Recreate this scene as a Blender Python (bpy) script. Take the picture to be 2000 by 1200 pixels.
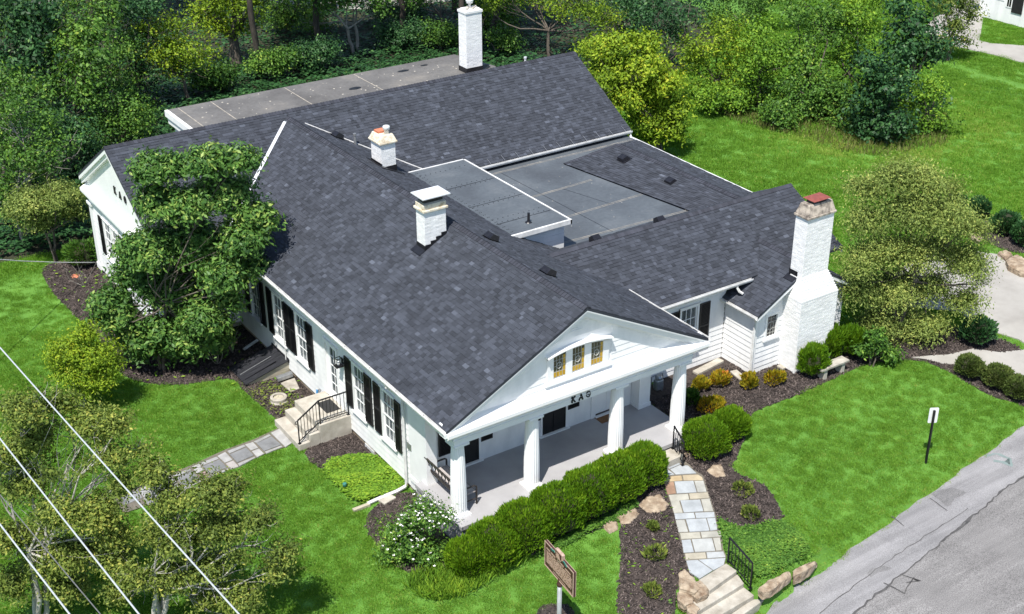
import bpy, math, random
import numpy as np
from mathutils import Matrix, Vector

for o in list(bpy.data.objects): bpy.data.objects.remove(o, do_unlink=True)
scene = bpy.context.scene
col = scene.collection
R = math.radians

# ------------------------------------------------------------------ camera, sky, sun, exposure
CAM = np.array([-16.11, -26.904, 23.003]); YAW, PITCH, ROLL, FPX = 0.589, 0.479, -0.003, 2585.6
_fw = np.array([math.sin(YAW)*math.cos(PITCH), math.cos(YAW)*math.cos(PITCH), -math.sin(PITCH)])
_rt = np.array([math.cos(YAW), -math.sin(YAW), 0.0]); _up = np.cross(_rt, _fw)
_rt, _up = (math.cos(ROLL)*_rt + math.sin(ROLL)*_up, -math.sin(ROLL)*_rt + math.cos(ROLL)*_up)
cd = bpy.data.cameras.new('camera'); cam = bpy.data.objects.new('camera', cd); col.objects.link(cam)
cd.sensor_fit = 'HORIZONTAL'; cd.sensor_width = 36.0; cd.lens = 36.0*FPX/2000.0
cd.clip_start = 0.5; cd.clip_end = 3000
cam.matrix_world = Matrix(((_rt[0], _up[0], -_fw[0], CAM[0]), (_rt[1], _up[1], -_fw[1], CAM[1]),
                           (_rt[2], _up[2], -_fw[2], CAM[2]), (0, 0, 0, 1)))
scene.camera = cam

SUN_DIR = Vector((0.42, 0.31, -1.0)).normalized()            # the way the light travels
SUN_EL = math.asin(-SUN_DIR.z)
world = bpy.data.worlds.new('World'); scene.world = world; world.use_nodes = True
wn = world.node_tree; wn.nodes.clear()
wo = wn.nodes.new('ShaderNodeOutputWorld'); wb = wn.nodes.new('ShaderNodeBackground'); ws = wn.nodes.new('ShaderNodeTexSky')
ws.sky_type = 'NISHITA'; ws.sun_disc = False; ws.sun_elevation = SUN_EL
ws.sun_rotation = math.atan2(-SUN_DIR.x, -SUN_DIR.y) % (2*math.pi)
ws.air_density = 1.0; ws.dust_density = 0.6; ws.ozone_density = 1.0
wb.inputs['Strength'].default_value = 0.12
wn.links.new(ws.outputs[0], wb.inputs[0]); wn.links.new(wb.outputs[0], wo.inputs[0])
sl = bpy.data.lights.new('sun', 'SUN'); sl.energy = 4.9; sl.angle = R(0.53); sl.color = (1.0, 0.955, 0.89)
so = bpy.data.objects.new('sun', sl); col.objects.link(so); so.location = (-20, -15, 40)
so.rotation_euler = SUN_DIR.to_track_quat('-Z', 'Y').to_euler()
scene.view_settings.view_transform = 'Standard'; scene.view_settings.look = 'None'
scene.view_settings.gamma = 1.0; scene.view_settings.use_curve_mapping = False
scene.view_settings.exposure = 0.58

# ------------------------------------------------------------------ pixel -> place
def ray(u, v): return _fw*FPX + _rt*(u-1000.0) - _up*(v-600.0)
def plane(u, v, ax, val):
    r = ray(u, v); return CAM + r*((val-CAM[ax])/r[ax])
def sstep(a, b, t):
    t = np.clip((t-a)/(b-a), 0, 1); return t*t*(3-2*t)
def road_y(x): return -7.02 + 0.142*(x-5.6)
def road_z(x): return -1.36 + 0.008*(x-5.6)
def ground(x, y):
    x = np.asarray(x, float); y = np.asarray(y, float)
    base = -0.86 + 0.40*sstep(0.0, 6.5, x)*(1-0.6*sstep(4, 16, y))
    yr = road_y(x); zr = road_z(x)
    t = np.clip((-1.0-y)/(-1.0-yr), 0, 1.0)
    hi = base - 0.34*t
    lo = base + (zr-0.0-base)*(0.75*t+0.25*t*t)
    w = sstep(7.6, 10.0, x)
    z = hi*(1-w) + lo*w
    d = np.clip((yr+0.35-y)/0.35, 0, 1)
    z = z*(1-d) + (zr-0.02)*d
    cut = sstep(3.25, 3.55, x)*(1-sstep(5.6, 5.85, x))*sstep(-5.55, -5.8, y)   # the flight of steps is cut into the bank
    cut = cut*(1-np.clip((yr-y)/0.3, 0, 1))
    z = z*(1-cut) + np.minimum(z, zr-0.1)*cut
    return z - 0.02*np.clip((yr-y)/30.0, 0, 1)
def G(u, v, dz=0.0):
    p = plane(u, v, 2, -0.8)
    for _ in range(12): p = plane(u, v, 2, float(ground(p[0], p[1]))+dz)
    return p
def depth_of(p): return float((np.asarray(p)-CAM) @ _fw)
_fh = np.array([_fw[0], _fw[1], 0.0]); _fh /= np.linalg.norm(_fh)
def at_base(u, v, base):                    # the point seen at a pixel, in the upright plane through the thing's foot
    r = ray(u, v); return CAM + r*(((np.asarray(base)-CAM) @ _fh)/(r @ _fh))
def height_at(base, v):                     # height above a foot of what is seen at picture row v
    lo, hi = float(base[2]), float(base[2])+20
    for _ in range(40):
        m = (lo+hi)/2; q = np.array((base[0], base[1], m))-CAM
        if 600-FPX*(q @ _up)/(q @ _fw) > v: lo = m
        else: hi = m
    return lo
def px2m(base): return depth_of(base)/FPX

# ------------------------------------------------------------------ tagging, objects
def tag(o, label=None, cat=None, group=None, kind=None):
    if label: o['label'] = label
    if cat: o['category'] = cat
    if group: o['group'] = group
    if kind: o['kind'] = kind
    return o
def thing(name, loc, label, cat, group=None):
    o = bpy.data.objects.new(name, None); col.objects.link(o); o.location = loc
    o.empty_display_size = 0.2
    return tag(o, label, cat, group)
def link(name, me, parent=None):
    o = bpy.data.objects.new(name, me); col.objects.link(o)
    if parent is not None:
        o.parent = parent
        top = parent
        while top.parent: top = top.parent
        if parent.type == 'EMPTY': o.matrix_parent_inverse = Matrix.Translation(-Vector(parent.location))
    return o
class MB:
    def __init__(s): s.v = []; s.f = []; s.t = []
    def add(s, vs, fs, tone=None):
        b = len(s.v); s.v += [tuple(map(float, p)) for p in vs]; s.f += [tuple(b+i for i in f) for f in fs]
        if tone is not None: s.t += [tone]*len(fs)
        return s
    def box(s, x0, x1, y0, y1, z0, z1, tone=None):
        x0, x1 = sorted((x0, x1)); y0, y1 = sorted((y0, y1)); z0, z1 = sorted((z0, z1))
        return s.add([(x0,y0,z0),(x1,y0,z0),(x1,y1,z0),(x0,y1,z0),(x0,y0,z1),(x1,y0,z1),(x1,y1,z1),(x0,y1,z1)],
                     [(0,3,2,1),(4,5,6,7),(0,1,5,4),(1,2,6,5),(2,3,7,6),(3,0,4,7)], tone)
    def hexa(s, p, tone=None):                # 4 bottom, 4 top, both counter-clockwise from above
        return s.add(p, [(0,3,2,1),(4,5,6,7),(0,1,5,4),(1,2,6,5),(2,3,7,6),(3,0,4,7)], tone)
    def prism(s, poly, vec, tone=None):       # poly: 3D points, extruded by vec
        n = len(poly); a = [np.array(p, float) for p in poly]; b = [p+np.array(vec, float) for p in a]
        return s.add(a+b, [tuple(range(n))[::-1], tuple(range(n, 2*n))] + [(i, (i+1) % n, n+(i+1) % n, n+i) for i in range(n)], tone)
    def bar(s, a, b, w, h=None, tone=None, upv=(0, 0, 1)):
        h = h or w; a = np.array(a, float); b = np.array(b, float); d = b-a; d /= np.linalg.norm(d)+1e-9
        u = np.cross(d, upv)
        if np.linalg.norm(u) < 1e-3: u = np.cross(d, (0, 1, 0))
        u /= np.linalg.norm(u); k = np.cross(u, d)
        u = u*w/2; k = k*h/2
        return s.add([a-u-k, a+u-k, a+u+k, a-u+k, b-u-k, b+u-k, b+u+k, b-u+k],
                     [(0,1,2,3),(7,6,5,4),(0,4,5,1),(1,5,6,2),(2,6,7,3),(3,7,4,0)], tone)
    def tube(s, pts, rad, n=8, cap=True):
        pts = [np.array(p, float) for p in pts]
        if not hasattr(rad, '__len__'): rad = [rad]*len(pts)
        b = len(s.v); ref = np.array((0.13, 0.31, 0.94))
        for i, p in enumerate(pts):
            d = pts[min(i+1, len(pts)-1)]-pts[max(i-1, 0)]; d /= np.linalg.norm(d)+1e-9
            u = np.cross(d, ref)
            if np.linalg.norm(u) < 0.05: u = np.cross(d, (1, 0, 0))
            u /= np.linalg.norm(u); w = np.cross(d, u)
            for k in range(n):
                a = 2*math.pi*k/n; s.v.append(tuple(p+rad[i]*(math.cos(a)*u+math.sin(a)*w)))
        for i in range(len(pts)-1):
            for k in range(n): s.f.append((b+i*n+k, b+i*n+(k+1) % n, b+(i+1)*n+(k+1) % n, b+(i+1)*n+k))
        if cap:
            s.f.append(tuple(b+k for k in range(n))[::-1]); s.f.append(tuple(b+(len(pts)-1)*n+k for k in range(n)))
        return s
    def lathe(s, c, prof, n=16, flute=0.0, nf=0):      # prof: (radius, z) from bottom up
        b = len(s.v)
        for r, z in prof:
            for k in range(n):
                a = 2*math.pi*k/n; rr = r*(1-flute*abs(math.sin(a*nf/2))) if nf else r
                s.v.append((c[0]+rr*math.cos(a), c[1]+rr*math.sin(a), c[2]+z))
        for i in range(len(prof)-1):
            for k in range(n): s.f.append((b+i*n+k, b+i*n+(k+1) % n, b+(i+1)*n+(k+1) % n, b+(i+1)*n+k))
        s.f.append(tuple(b+k for k in range(n))[::-1]); s.f.append(tuple(b+(len(prof)-1)*n+k for k in range(n)))
        return s
    def mesh(s, name, mat, smooth=False):
        me = bpy.data.meshes.new(name); me.from_pydata(s.v, [], s.f); me.materials.append(mat)
        if len(s.t) == len(s.f) and s.t:
            at = me.attributes.new('tone', 'FLOAT', 'FACE'); at.data.foreach_set('value', s.t)
        if smooth: me.polygons.foreach_set('use_smooth', [True]*len(me.polygons))
        me.update(); return me
    def build(s, name, mat, parent=None, smooth=False, bevel=0.0):
        o = link(name, s.mesh(name, mat, smooth), parent)
        if bevel:
            m = o.modifiers.new('bevel', 'BEVEL'); m.width = bevel; m.segments = 2; m.limit_method = 'ANGLE'
        return o
def quads_obj(name, P, tone, mat, parent=None):        # P: (n,4,3) array of quads
    n = len(P); me = bpy.data.meshes.new(name)
    me.vertices.add(n*4); me.vertices.foreach_set('co', np.ascontiguousarray(P, dtype=np.float32).ravel())
    me.loops.add(n*4); me.loops.foreach_set('vertex_index', np.arange(n*4, dtype=np.int32))
    me.polygons.add(n); me.polygons.foreach_set('loop_start', np.arange(0, n*4, 4, dtype=np.int32))
    at = me.attributes.new('tone', 'FLOAT', 'FACE'); at.data.foreach_set('value', np.asarray(tone, dtype=np.float32))
    me.materials.append(mat); me.update(calc_edges=True); me.validate()
    return link(name, me, parent)

# ------------------------------------------------------------------ materials
def new_mat(name):
    m = bpy.data.materials.new(name); m.use_nodes = True; nt = m.node_tree
    return m, nt, nt.nodes['Principled BSDF']
def N(nt, t, **kw):
    n = nt.nodes.new(t)
    for k, v in kw.items(): setattr(n, k, v)
    return n
def noise(nt, scale, detail=4, rough=0.6, coord='Object', stretch=None):
    tc = N(nt, 'ShaderNodeTexCoord'); nz = N(nt, 'ShaderNodeTexNoise')
    nz.inputs['Scale'].default_value = scale; nz.inputs['Detail'].default_value = detail; nz.inputs['Roughness'].default_value = rough
    if stretch:
        mp = N(nt, 'ShaderNodeMapping'); mp.inputs['Scale'].default_value = stretch
        nt.links.new(tc.outputs[coord], mp.inputs[0]); nt.links.new(mp.outputs[0], nz.inputs['Vector'])
    else: nt.links.new(tc.outputs[coord], nz.inputs['Vector'])
    return nz
def ramp(nt, src, stops):
    r = N(nt, 'ShaderNodeValToRGB'); el = r.color_ramp.elements
    while len(el) > 1: el.remove(el[-1])
    el[0].position = stops[0][0]; el[0].color = (*stops[0][1], 1)
    for p, c in stops[1:]:
        e = el.new(p); e.color = (*c, 1)
    nt.links.new(src, r.inputs[0]); return r
def mix(nt, a, b, f, mode='MIX'):
    m = N(nt, 'ShaderNodeMix', data_type='RGBA', blend_type=mode)
    for s, i in ((a, 6), (b, 7)):
        if isinstance(s, tuple): m.inputs[i].default_value = (*s, 1)
        else: nt.links.new(s, m.inputs[i])
    if isinstance(f, (int, float)): m.inputs[0].default_value = f
    else: nt.links.new(f, m.inputs[0])
    return m.outputs[2]
def bump(nt, bs, src, strength, dist=0.02):
    b = N(nt, 'ShaderNodeBump'); b.inputs['Strength'].default_value = strength; b.inputs['Distance'].default_value = dist
    nt.links.new(src, b.inputs['Height']); nt.links.new(b.outputs[0], bs.inputs['Normal'])
def simple(name, c0, c1, scale=6, rough=0.6, bmp=0.0, metal=0.0, spec=0.4, detail=5, stretch=None, lo=0.3, hi=0.7, bscale=None):
    m, nt, bs = new_mat(name); nz = noise(nt, scale, detail, stretch=stretch)
    r = ramp(nt, nz.outputs['Fac'], [(lo, c0), (hi, c1)]); nt.links.new(r.outputs[0], bs.inputs['Base Color'])
    bs.inputs['Roughness'].default_value = rough; bs.inputs['Metallic'].default_value = metal
    bs.inputs['Specular IOR Level'].default_value = spec
    if bmp:
        n2 = noise(nt, bscale or scale*6, 4); bump(nt, bs, n2.outputs['Fac'], bmp)
    return m
def toned(name, stops, rough=0.8, noise_scale=20, noise_amt=0.35, bmp=0.3, spec=0.3, bscale=120):
    m, nt, bs = new_mat(name); at = N(nt, 'ShaderNodeAttribute', attribute_name='tone')
    r = ramp(nt, at.outputs['Fac'], stops); nz = noise(nt, noise_scale, 5)
    r2 = ramp(nt, nz.outputs['Fac'], [(0.3, (1-noise_amt,)*3), (0.7, (1+noise_amt,)*3)])
    nt.links.new(mix(nt, r.outputs[0], r2.outputs[0], 1.0, 'MULTIPLY'), bs.inputs['Base Color'])
    bs.inputs['Roughness'].default_value = rough; bs.inputs['Specular IOR Level'].default_value = spec
    if bmp:
        n2 = noise(nt, bscale, 3); bump(nt, bs, n2.outputs['Fac'], bmp, 0.01)
    return m
def leaf_mat(name, stops, trans=0.35, rough=0.45, spec=0.35):
    m, nt, bs = new_mat(name); at = N(nt, 'ShaderNodeAttribute', attribute_name='tone')
    r = ramp(nt, at.outputs['Fac'], stops); nt.links.new(r.outputs[0], bs.inputs['Base Color'])
    bs.inputs['Roughness'].default_value = rough; bs.inputs['Specular IOR Level'].default_value = spec
    tr = N(nt, 'ShaderNodeBsdfTranslucent'); hs = N(nt, 'ShaderNodeHueSaturation')
    hs.inputs['Hue'].default_value = 0.485; hs.inputs['Value'].default_value = 1.25; hs.inputs['Saturation'].default_value = 1.1
    nt.links.new(r.outputs[0], hs.inputs['Color']); nt.links.new(hs.outputs[0], tr.inputs['Color'])
    ms = N(nt, 'ShaderNodeMixShader'); ms.inputs[0].default_value = trans
    nt.links.new(bs.outputs[0], ms.inputs[1]); nt.links.new(tr.outputs[0], ms.inputs[2])
    nt.links.new(ms.outputs[0], nt.nodes['Material Output'].inputs[0])
    return m
M = {}
M['white'] = simple('white_paint', (.74, .745, .74), (.82, .82, .81), 1.6, 0.5, 0.05, bscale=40)
M['board'] = simple('white_siding', (.66, .67, .67), (.82, .82, .81), 2.2, 0.55, 0.12, stretch=(1, 1, .35), bscale=30)
M['brick_white'] = toned('white_brick', [(0, (.72, .72, .71)), (1, (.82, .82, .81))], 0.8, 5, 0.05, 0.35)
M['gutter'] = simple('gutter_white', (.50, .50, .48), (.76, .76, .75), 3.2, 0.4, 0.0)
M['shingle'] = toned('shingle', [(0, (.027, .030, .037)), (.45, (.044, .049, .061)), (.8, (.059, .066, .083)), (1, (.090, .101, .126))], 0.88, 1.3, 0.16, 0.5, spec=0.2, bscale=150)
M['cap'] = toned('ridge_cap_shingle', [(0, (.030, .032, .04)), (1, (.056, .060, .076))], 0.88, 4, 0.12, 0.4, spec=0.2)
def membrane(name, c0, c1, c2):
    m, nt, bs = new_mat(name); n1 = noise(nt, 0.55, 6, 0.62); n2 = noise(nt, 7, 5)
    r1 = ramp(nt, n1.outputs['Fac'], [(.3, c0), (.55, c1), (.75, c2)]); r2 = ramp(nt, n2.outputs['Fac'], [(.3, (.86,)*3), (.7, (1.12,)*3)])
    nt.links.new(mix(nt, r1.outputs[0], r2.outputs[0], 1, 'MULTIPLY'), bs.inputs['Base Color'])
    bs.inputs['Roughness'].default_value = 0.62; bump(nt, bs, n2.outputs['Fac'], 0.12, 0.02); return m
M['membrane'] = membrane('roof_membrane', (.058, .066, .076), (.083, .096, .108), (.115, .127, .137))
M['membrane2'] = membrane('roof_membrane_worn', (.085, .08, .075), (.13, .124, .117), (.185, .170, .150))
M['seam'] = simple('membrane_seam', (.2, .19, .17), (.42, .37, .3), 5, 0.8)
M['black'] = simple('black_shutter', (.008, .008, .010), (.017, .017, .019), 5, 0.45)
M['flash'] = simple('black_flashing', (.006, .006, .008), (.016, .016, .02), 4, 0.4)
M['iron'] = simple('black_iron', (.010, .010, .012), (.022, .022, .025), 12, 0.38, metal=0.3)
M['vent'] = simple('black_roof_vent', (.008, .008, .011), (.02, .02, .024), 9, 0.35)
M['floor'] = simple('porch_floor_paint', (.30, .295, .30), (.36, .355, .36), 1.4, 0.45, 0.04, bscale=60)
M['concrete'] = simple('concrete', (.32, .29, .24), (.48, .45, .39), 3, 0.85, 0.25)
M['concrete_dk'] = simple('weathered_concrete', (.20, .18, .15), (.48, .45, .39), 2.4, 0.85, 0.3)
M['capstone'] = simple('chimney_cap', (.12, .10, .085), (.46, .40, .33), 4.5, 0.9, 0.35, lo=.35, hi=.62)
M['buff'] = simple('buff_cap', (.38, .30, .19), (.66, .61, .50), 7, 0.85, 0.3, lo=.3, hi=.55)
M['metal'] = simple('galvanised', (.68, .70, .72), (.84, .85, .86), 3, 0.38, metal=0.35)
M['grey_metal'] = simple('grey_metal', (.25, .26, .27), (.4, .41, .42), 9, 0.4, metal=0.6)
M['mesh_dark'] = simple('dark_mesh', (.03, .03, .03), (.07, .07, .065), 30, 0.5, metal=0.5)
M['rust'] = simple('rust_red', (.17, .045, .035), (.25, .07, .055), 6, 0.6)
M['terra'] = simple('terracotta', (.40, .13, .07), (.55, .20, .11), 9, 0.8)
M['found'] = simple('foundation_stone', (.26, .20, .13), (.5, .42, .31), 3, 0.9, 0.4)
M['dark_wood'] = simple('bulkhead_paint', (.016, .017, .02), (.035, .036, .042), 3, 0.42, 0.1, stretch=(1, 5, 1))
M['wood'] = simple('grey_wood', (.30, .27, .20), (.50, .46, .36), 3, 0.8, 0.2, stretch=(1, 8, 8))
M['mat'] = simple('coir_mat', (.13, .065, .03), (.25, .13, .06), 40, 0.95, 0.3)
M['mat_dk'] = simple('rubber_mat', (.012, .012, .012), (.03, .03, .03), 40, 0.8, 0.3)
M['cushion'] = simple('bench_slats', (.36, .33, .31), (.46, .42, .40), 6, 0.7)
M['bench_metal'] = simple('bronze_metal', (.045, .038, .035), (.075, .065, .06), 8, 0.4, metal=0.4)
M['curtain'] = simple('curtain', (.55, .56, .55), (.8, .8, .78), 2, 0.9, stretch=(8, 8, 1))
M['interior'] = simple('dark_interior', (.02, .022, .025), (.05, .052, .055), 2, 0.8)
m, nt, bs = new_mat('window_glass'); bs.inputs['Base Color'].default_value = (.12, .15, .17, 1); bs.inputs['Roughness'].default_value = 0.05
bs.inputs['Specular IOR Level'].default_value = 0.8; bs.inputs['Alpha'].default_value = 0.45; M['glass'] = m
m, nt, bs = new_mat('dark_glass'); bs.inputs['Base Color'].default_value = (.012, .013, .014, 1); bs.inputs['Roughness'].default_value = 0.06; M['dkglass'] = m
M['screen'] = simple('dark_screen', (.006, .006, .007), (.012, .012, .013), 8, 0.5)
M['amber'] = simple('amber_glass', (.35, .20, .02), (.62, .40, .05), 12, 0.15)
M['olive'] = simple('olive_glass', (.045, .042, .02), (.11, .10, .05), 14, 0.12)
M['lead'] = simple('lead_came', (.30, .30, .28), (.5, .5, .46), 20, 0.5)
def road_mat(name, c0, c1, sp):
    m, nt, bs = new_mat(name); n1 = noise(nt, .55, 8, .65); n2 = noise(nt, 38, 3, .7); n3 = noise(nt, 1.0, 6, .6, stretch=(.25, 3.0, 1))
    r1 = ramp(nt, n1.outputs['Fac'], [(.3, c0), (.7, c1)]); r2 = ramp(nt, n2.outputs['Fac'], [(.32, (1-sp,)*3), (.5, (1,)*3), (.68, (1+sp,)*3)]); r3 = ramp(nt, n3.outputs['Fac'], [(.35, (.86,)*3), (.65, (1.12,)*3)])
    c = mix(nt, r1.outputs[0], r2.outputs[0], 1, 'MULTIPLY'); nt.links.new(mix(nt, c, r3.outputs[0], 1, 'MULTIPLY'), bs.inputs['Base Color'])
    bs.inputs['Roughness'].default_value = .95; bs.inputs['Specular IOR Level'].default_value = .2; bump(nt, bs, n2.outputs['Fac'], .6, .02); return m
M['asphalt'] = road_mat('asphalt', (.155, .15, .147), (.225, .218, .213), .55)
M['asphalt2'] = road_mat('shoulder_asphalt', (.19, .187, .19), (.265, .26, .262), .3)
M['asphalt3'] = road_mat('patched_asphalt', (.15, .147, .147), (.20, .196, .195), .4)
M['tar'] = simple('tar_crack', (.045, .044, .044), (.095, .092, .09), 6, 0.8)
M['drive'] = simple('pale_concrete', (.26, .245, .22), (.36, .345, .315), 0.7, 0.85, 0.15, detail=8)
M['mulch'] = simple('mulch', (.014, .011, .010), (.075, .058, .05), 9, 0.95, 1.0, bscale=30, detail=8)
M['grass'] = simple('grass_ground', (.075, .19, .022), (.11, .245, .03), 1.2, 0.9, 0.8, bscale=60, detail=9)
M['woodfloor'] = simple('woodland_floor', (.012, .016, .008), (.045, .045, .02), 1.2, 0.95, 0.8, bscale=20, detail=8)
M['rock'] = simple('sandstone', (.16, .105, .065), (.41, .34, .25), 4.2, 0.9, 1.0, bscale=8, detail=9)
M['slabstone'] = simple('pale_stone', (.26, .235, .19), (.46, .43, .37), 2.8, 0.9, 0.5, bscale=16, detail=8)
M['flag'] = toned('bluestone_flag', [(0, (.235, .255, .27)), (.3, (.33, .35, .36)), (.55, (.34, .325, .27)), (.8, (.36, .28, .17)), (1, (.27, .17, .115))], 0.8, 2.2, 0.22, 0.35, bscale=18)
M['flag2'] = toned('grey_flag', [(0, (.15, .155, .16)), (.5, (.25, .25, .248)), (.8, (.33, .325, .315)), (1, (.28, .2, .18))], 0.8, 3, 0.22, 0.35, bscale=18)
M['joint'] = simple('joint_sand', (.10, .09, .07), (.17, .15, .12), 12, 0.95)
M['bark'] = simple('bark', (.055, .045, .036), (.16, .135, .11), 5, 0.95, 0.8, stretch=(2, 2, .4), bscale=16)
M['bark_pale'] = simple('pale_bark', (.13, .12, .10), (.34, .32, .28), 5, 0.9, 0.4, stretch=(2, 2, .5))
M['bark_white'] = simple('whitish_bark', (.24, .225, .19), (.50, .48, .43), 5, 0.9, 0.4, stretch=(2, 2, .5))
M['bark_dark'] = simple('dark_bark', (.025, .021, .017), (.075, .063, .05), 5, 0.95, 0.8, stretch=(2, 2, .4), bscale=16)
M['cable'] = simple('cable', (.55, .56, .58), (.8, .8, .82), 30, 0.35, metal=0.5)
M['cable_dk'] = simple('dark_cable', (.08, .08, .08), (.16, .16, .16), 30, 0.6)
M['sign_brown'] = simple('marker_brown', (.045, .020, .016), (.075, .034, .027), 9, 0.45)
M['sign_gold'] = simple('marker_gold', (.45, .30, .22), (.62, .46, .36), 14, 0.4, metal=0.3)
M['sign_green'] = simple('marker_green', (.02, .12, .10), (.05, .22, .18), 14, 0.5)
M['sign_back'] = simple('sign_aluminium', (.66, .68, .68), (.82, .83, .83), 2, 0.35, metal=0.1)
M['post_grey'] = simple('grey_post', (.28, .30, .30), (.40, .42, .41), 6, 0.5, metal=.3)
M['blossom'] = simple('white_blossom', (.78, .76, .74), (.88, .87, .85), 20, 0.8)
M['blue'] = simple('hose_blue', (.03, .22, .5), (.05, .30, .6), 9, 0.4)
M['paint_green'] = simple('green_spray', (.15, .20, .19), (.20, .24, .23), 6, 0.9)
L = {}
L['magnolia'] = leaf_mat('leaf_magnolia', [(0, (.014, .046, .010)), (.5, (.055, .135, .026)), (.85, (.125, .24, .045)), (1, (.27, .36, .08))], 0.2, 0.5, 0.25)
L['dark'] = leaf_mat('leaf_dark', [(0, (.008, .030, .010)), (.5, (.034, .100, .030)), (.85, (.085, .19, .055)), (1, (.17, .28, .08))], 0.18, 0.5, .25)
L['mid'] = leaf_mat('leaf_mid', [(0, (.018, .055, .010)), (.5, (.075, .175, .024)), (.85, (.17, .30, .04)), (1, (.30, .39, .06))], 0.22, 0.55, .25)
L['yellow'] = leaf_mat('leaf_yellow', [(0, (.05, .10, .010)), (.45, (.17, .275, .018)), (.8, (.31, .41, .028)), (1, (.46, .47, .04))], 0.28, 0.6, .2)
L['olive'] = leaf_mat('leaf_olive', [(0, (.040, .070, .015)), (.5, (.135, .19, .036)), (.85, (.26, .31, .06)), (1, (.42, .41, .09))], 0.3, 0.6, .2)
L['birch'] = leaf_mat('leaf_birch', [(0, (.05, .085, .02)), (.5, (.17, .235, .055)), (.85, (.29, .36, .09)), (1, (.42, .45, .12))], 0.32, 0.6, .2)
L['hedge'] = leaf_mat('leaf_hedge', [(0, (.030, .075, .004)), (.5, (.085, .19, .008)), (.85, (.17, .30, .014)), (1, (.28, .40, .03))], 0.3)
L['box'] = leaf_mat('leaf_boxwood', [(0, (0.033, 0.055, 0.013)), (.6, (0.094, 0.138, 0.031)), (1, (0.198, 0.231, 0.066))], 0.25)
L['orange'] = leaf_mat('leaf_orange', [(0, (.10, .12, .01)), (.5, (.36, .30, .02)), (.8, (.50, .28, .03)), (1, (.58, .18, .04))], 0.35)
L['lime'] = leaf_mat('leaf_lime', [(0, (.04, .105, .012)), (.5, (.14, .275, .024)), (1, (.31, .44, .04))], 0.26, 0.6, .2)
L['grass'] = leaf_mat('grass_blades', [(0, (.065, .155, .016)), (.5, (.142, .300, .031)), (.85, (.21, .375, .048)), (1, (.35, .38, .09))], 0.36, 0.6, .2)
L['dry'] = leaf_mat('dry_grass', [(0, (.10, .12, .03)), (.5, (.20, .20, .06)), (1, (.36, .30, .14))], 0.3, 0.6)
L['chip'] = toned('bark_chip', [(0, (.014, .011, .010)), (.6, (.055, .044, .040)), (1, (.17, .135, .12))], 0.9, 30, 0.2, 0)
# ------------------------------------------------------------------ the setting: ground, road, beds, paths
rng = np.random.default_rng(7); random.seed(7)
def clip_cell(poly, x0, x1, y0, y1):
    for ax, val, sgn in ((0, x0, 1), (0, x1, -1), (1, y0, 1), (1, y1, -1)):
        out = []
        for i in range(len(poly)):
            a, b = poly[i], poly[(i+1) % len(poly)]; da, db = sgn*(a[ax]-val), sgn*(b[ax]-val)
            if da >= 0: out.append(a)
            if (da >= 0) != (db >= 0):
                t = da/(da-db); out.append((a[0]+t*(b[0]-a[0]), a[1]+t*(b[1]-a[1])))
        poly = out
        if len(poly) < 3: return []
    return poly
def inside(poly, x, y):
    x = np.asarray(x); y = np.asarray(y); r = np.zeros(x.shape, bool); n = len(poly)
    for i in range(n):
        (x0, y0), (x1, y1) = poly[i], poly[(i+1) % n]
        c = ((y0 > y) != (y1 > y)) & (x < (x1-x0)*(y-y0)/((y1-y0) if abs(y1-y0) > 1e-12 else 1e-12)+x0)
        r ^= c
    return r
def smooth_poly(p, it=2):
    for _ in range(it):
        q = []
        for i in range(len(p)):
            a = np.array(p[i]); b = np.array(p[(i+1) % len(p)]); q += [tuple(.75*a+.25*b), tuple(.25*a+.75*b)]
        p = q
    return p
def gpoly(pix): return [tuple(G(u, v)[:2]) for u, v in pix]
def sheet(name, poly, dz, mat, kind='structure', res=0.5, parent=None, skirt=0.0):
    mb = MB(); xs = [p[0] for p in poly]; ys = [p[1] for p in poly]
    for i in range(math.floor(min(xs)/res), math.ceil(max(xs)/res)):
        for j in range(math.floor(min(ys)/res), math.ceil(max(ys)/res)):
            c = clip_cell(list(poly), i*res, (i+1)*res, j*res, (j+1)*res)
            if len(c) >= 3:
                a = sum(c[k][0]*c[(k+1) % len(c)][1]-c[(k+1) % len(c)][0]*c[k][1] for k in range(len(c)))
                if abs(a) < 1e-7: continue
                if a < 0: c = c[::-1]
                mb.add([(x, y, float(ground(x, y))+dz) for x, y in c], [tuple(range(len(c)))])
    if skirt:
        n = len(poly)
        for k in range(n):
            a, b = poly[k], poly[(k+1) % n]
            za, zb = float(ground(*a)), float(ground(*b))
            mb.add([(a[0], a[1], za-skirt), (b[0], b[1], zb-skirt), (b[0], b[1], zb+dz), (a[0], a[1], za+dz)], [(0, 1, 2, 3)])
    o = mb.build(name, mat, parent)
    if kind: o['kind'] = kind
    return o
# terrain: fine grid near, coarse to the horizon
def axis(lo, hi, step, far):
    a = list(np.arange(lo, hi+1e-6, step)); s = step; x = hi
    while x < far: s *= 1.5; x += s; a.append(x)
    s = step; x = lo
    while x > -far: s *= 1.5; x -= s; a.insert(0, x)
    return np.array(a)
ax_, ay_ = axis(-15, 32, 0.25, 1500), axis(-12, 36, 0.25, 1500)
gx, gy = np.meshgrid(ax_, ay_); gz = ground(gx, gy)
me = bpy.data.meshes.new('lawn'); nx, ny = len(ax_), len(ay_)
idx = np.arange(nx*ny).reshape(ny, nx)
fs = np.stack([idx[:-1, :-1], idx[:-1, 1:], idx[1:, 1:], idx[1:, :-1]], -1).reshape(-1, 4)
me.from_pydata(np.stack([gx, gy, gz], -1).reshape(-1, 3).tolist(), [], fs.tolist()); me.materials.append(M['grass'])
tag(link('lawn', me), kind='structure')

EXCL = []                                       # plan polygons where no grass grows
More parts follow.
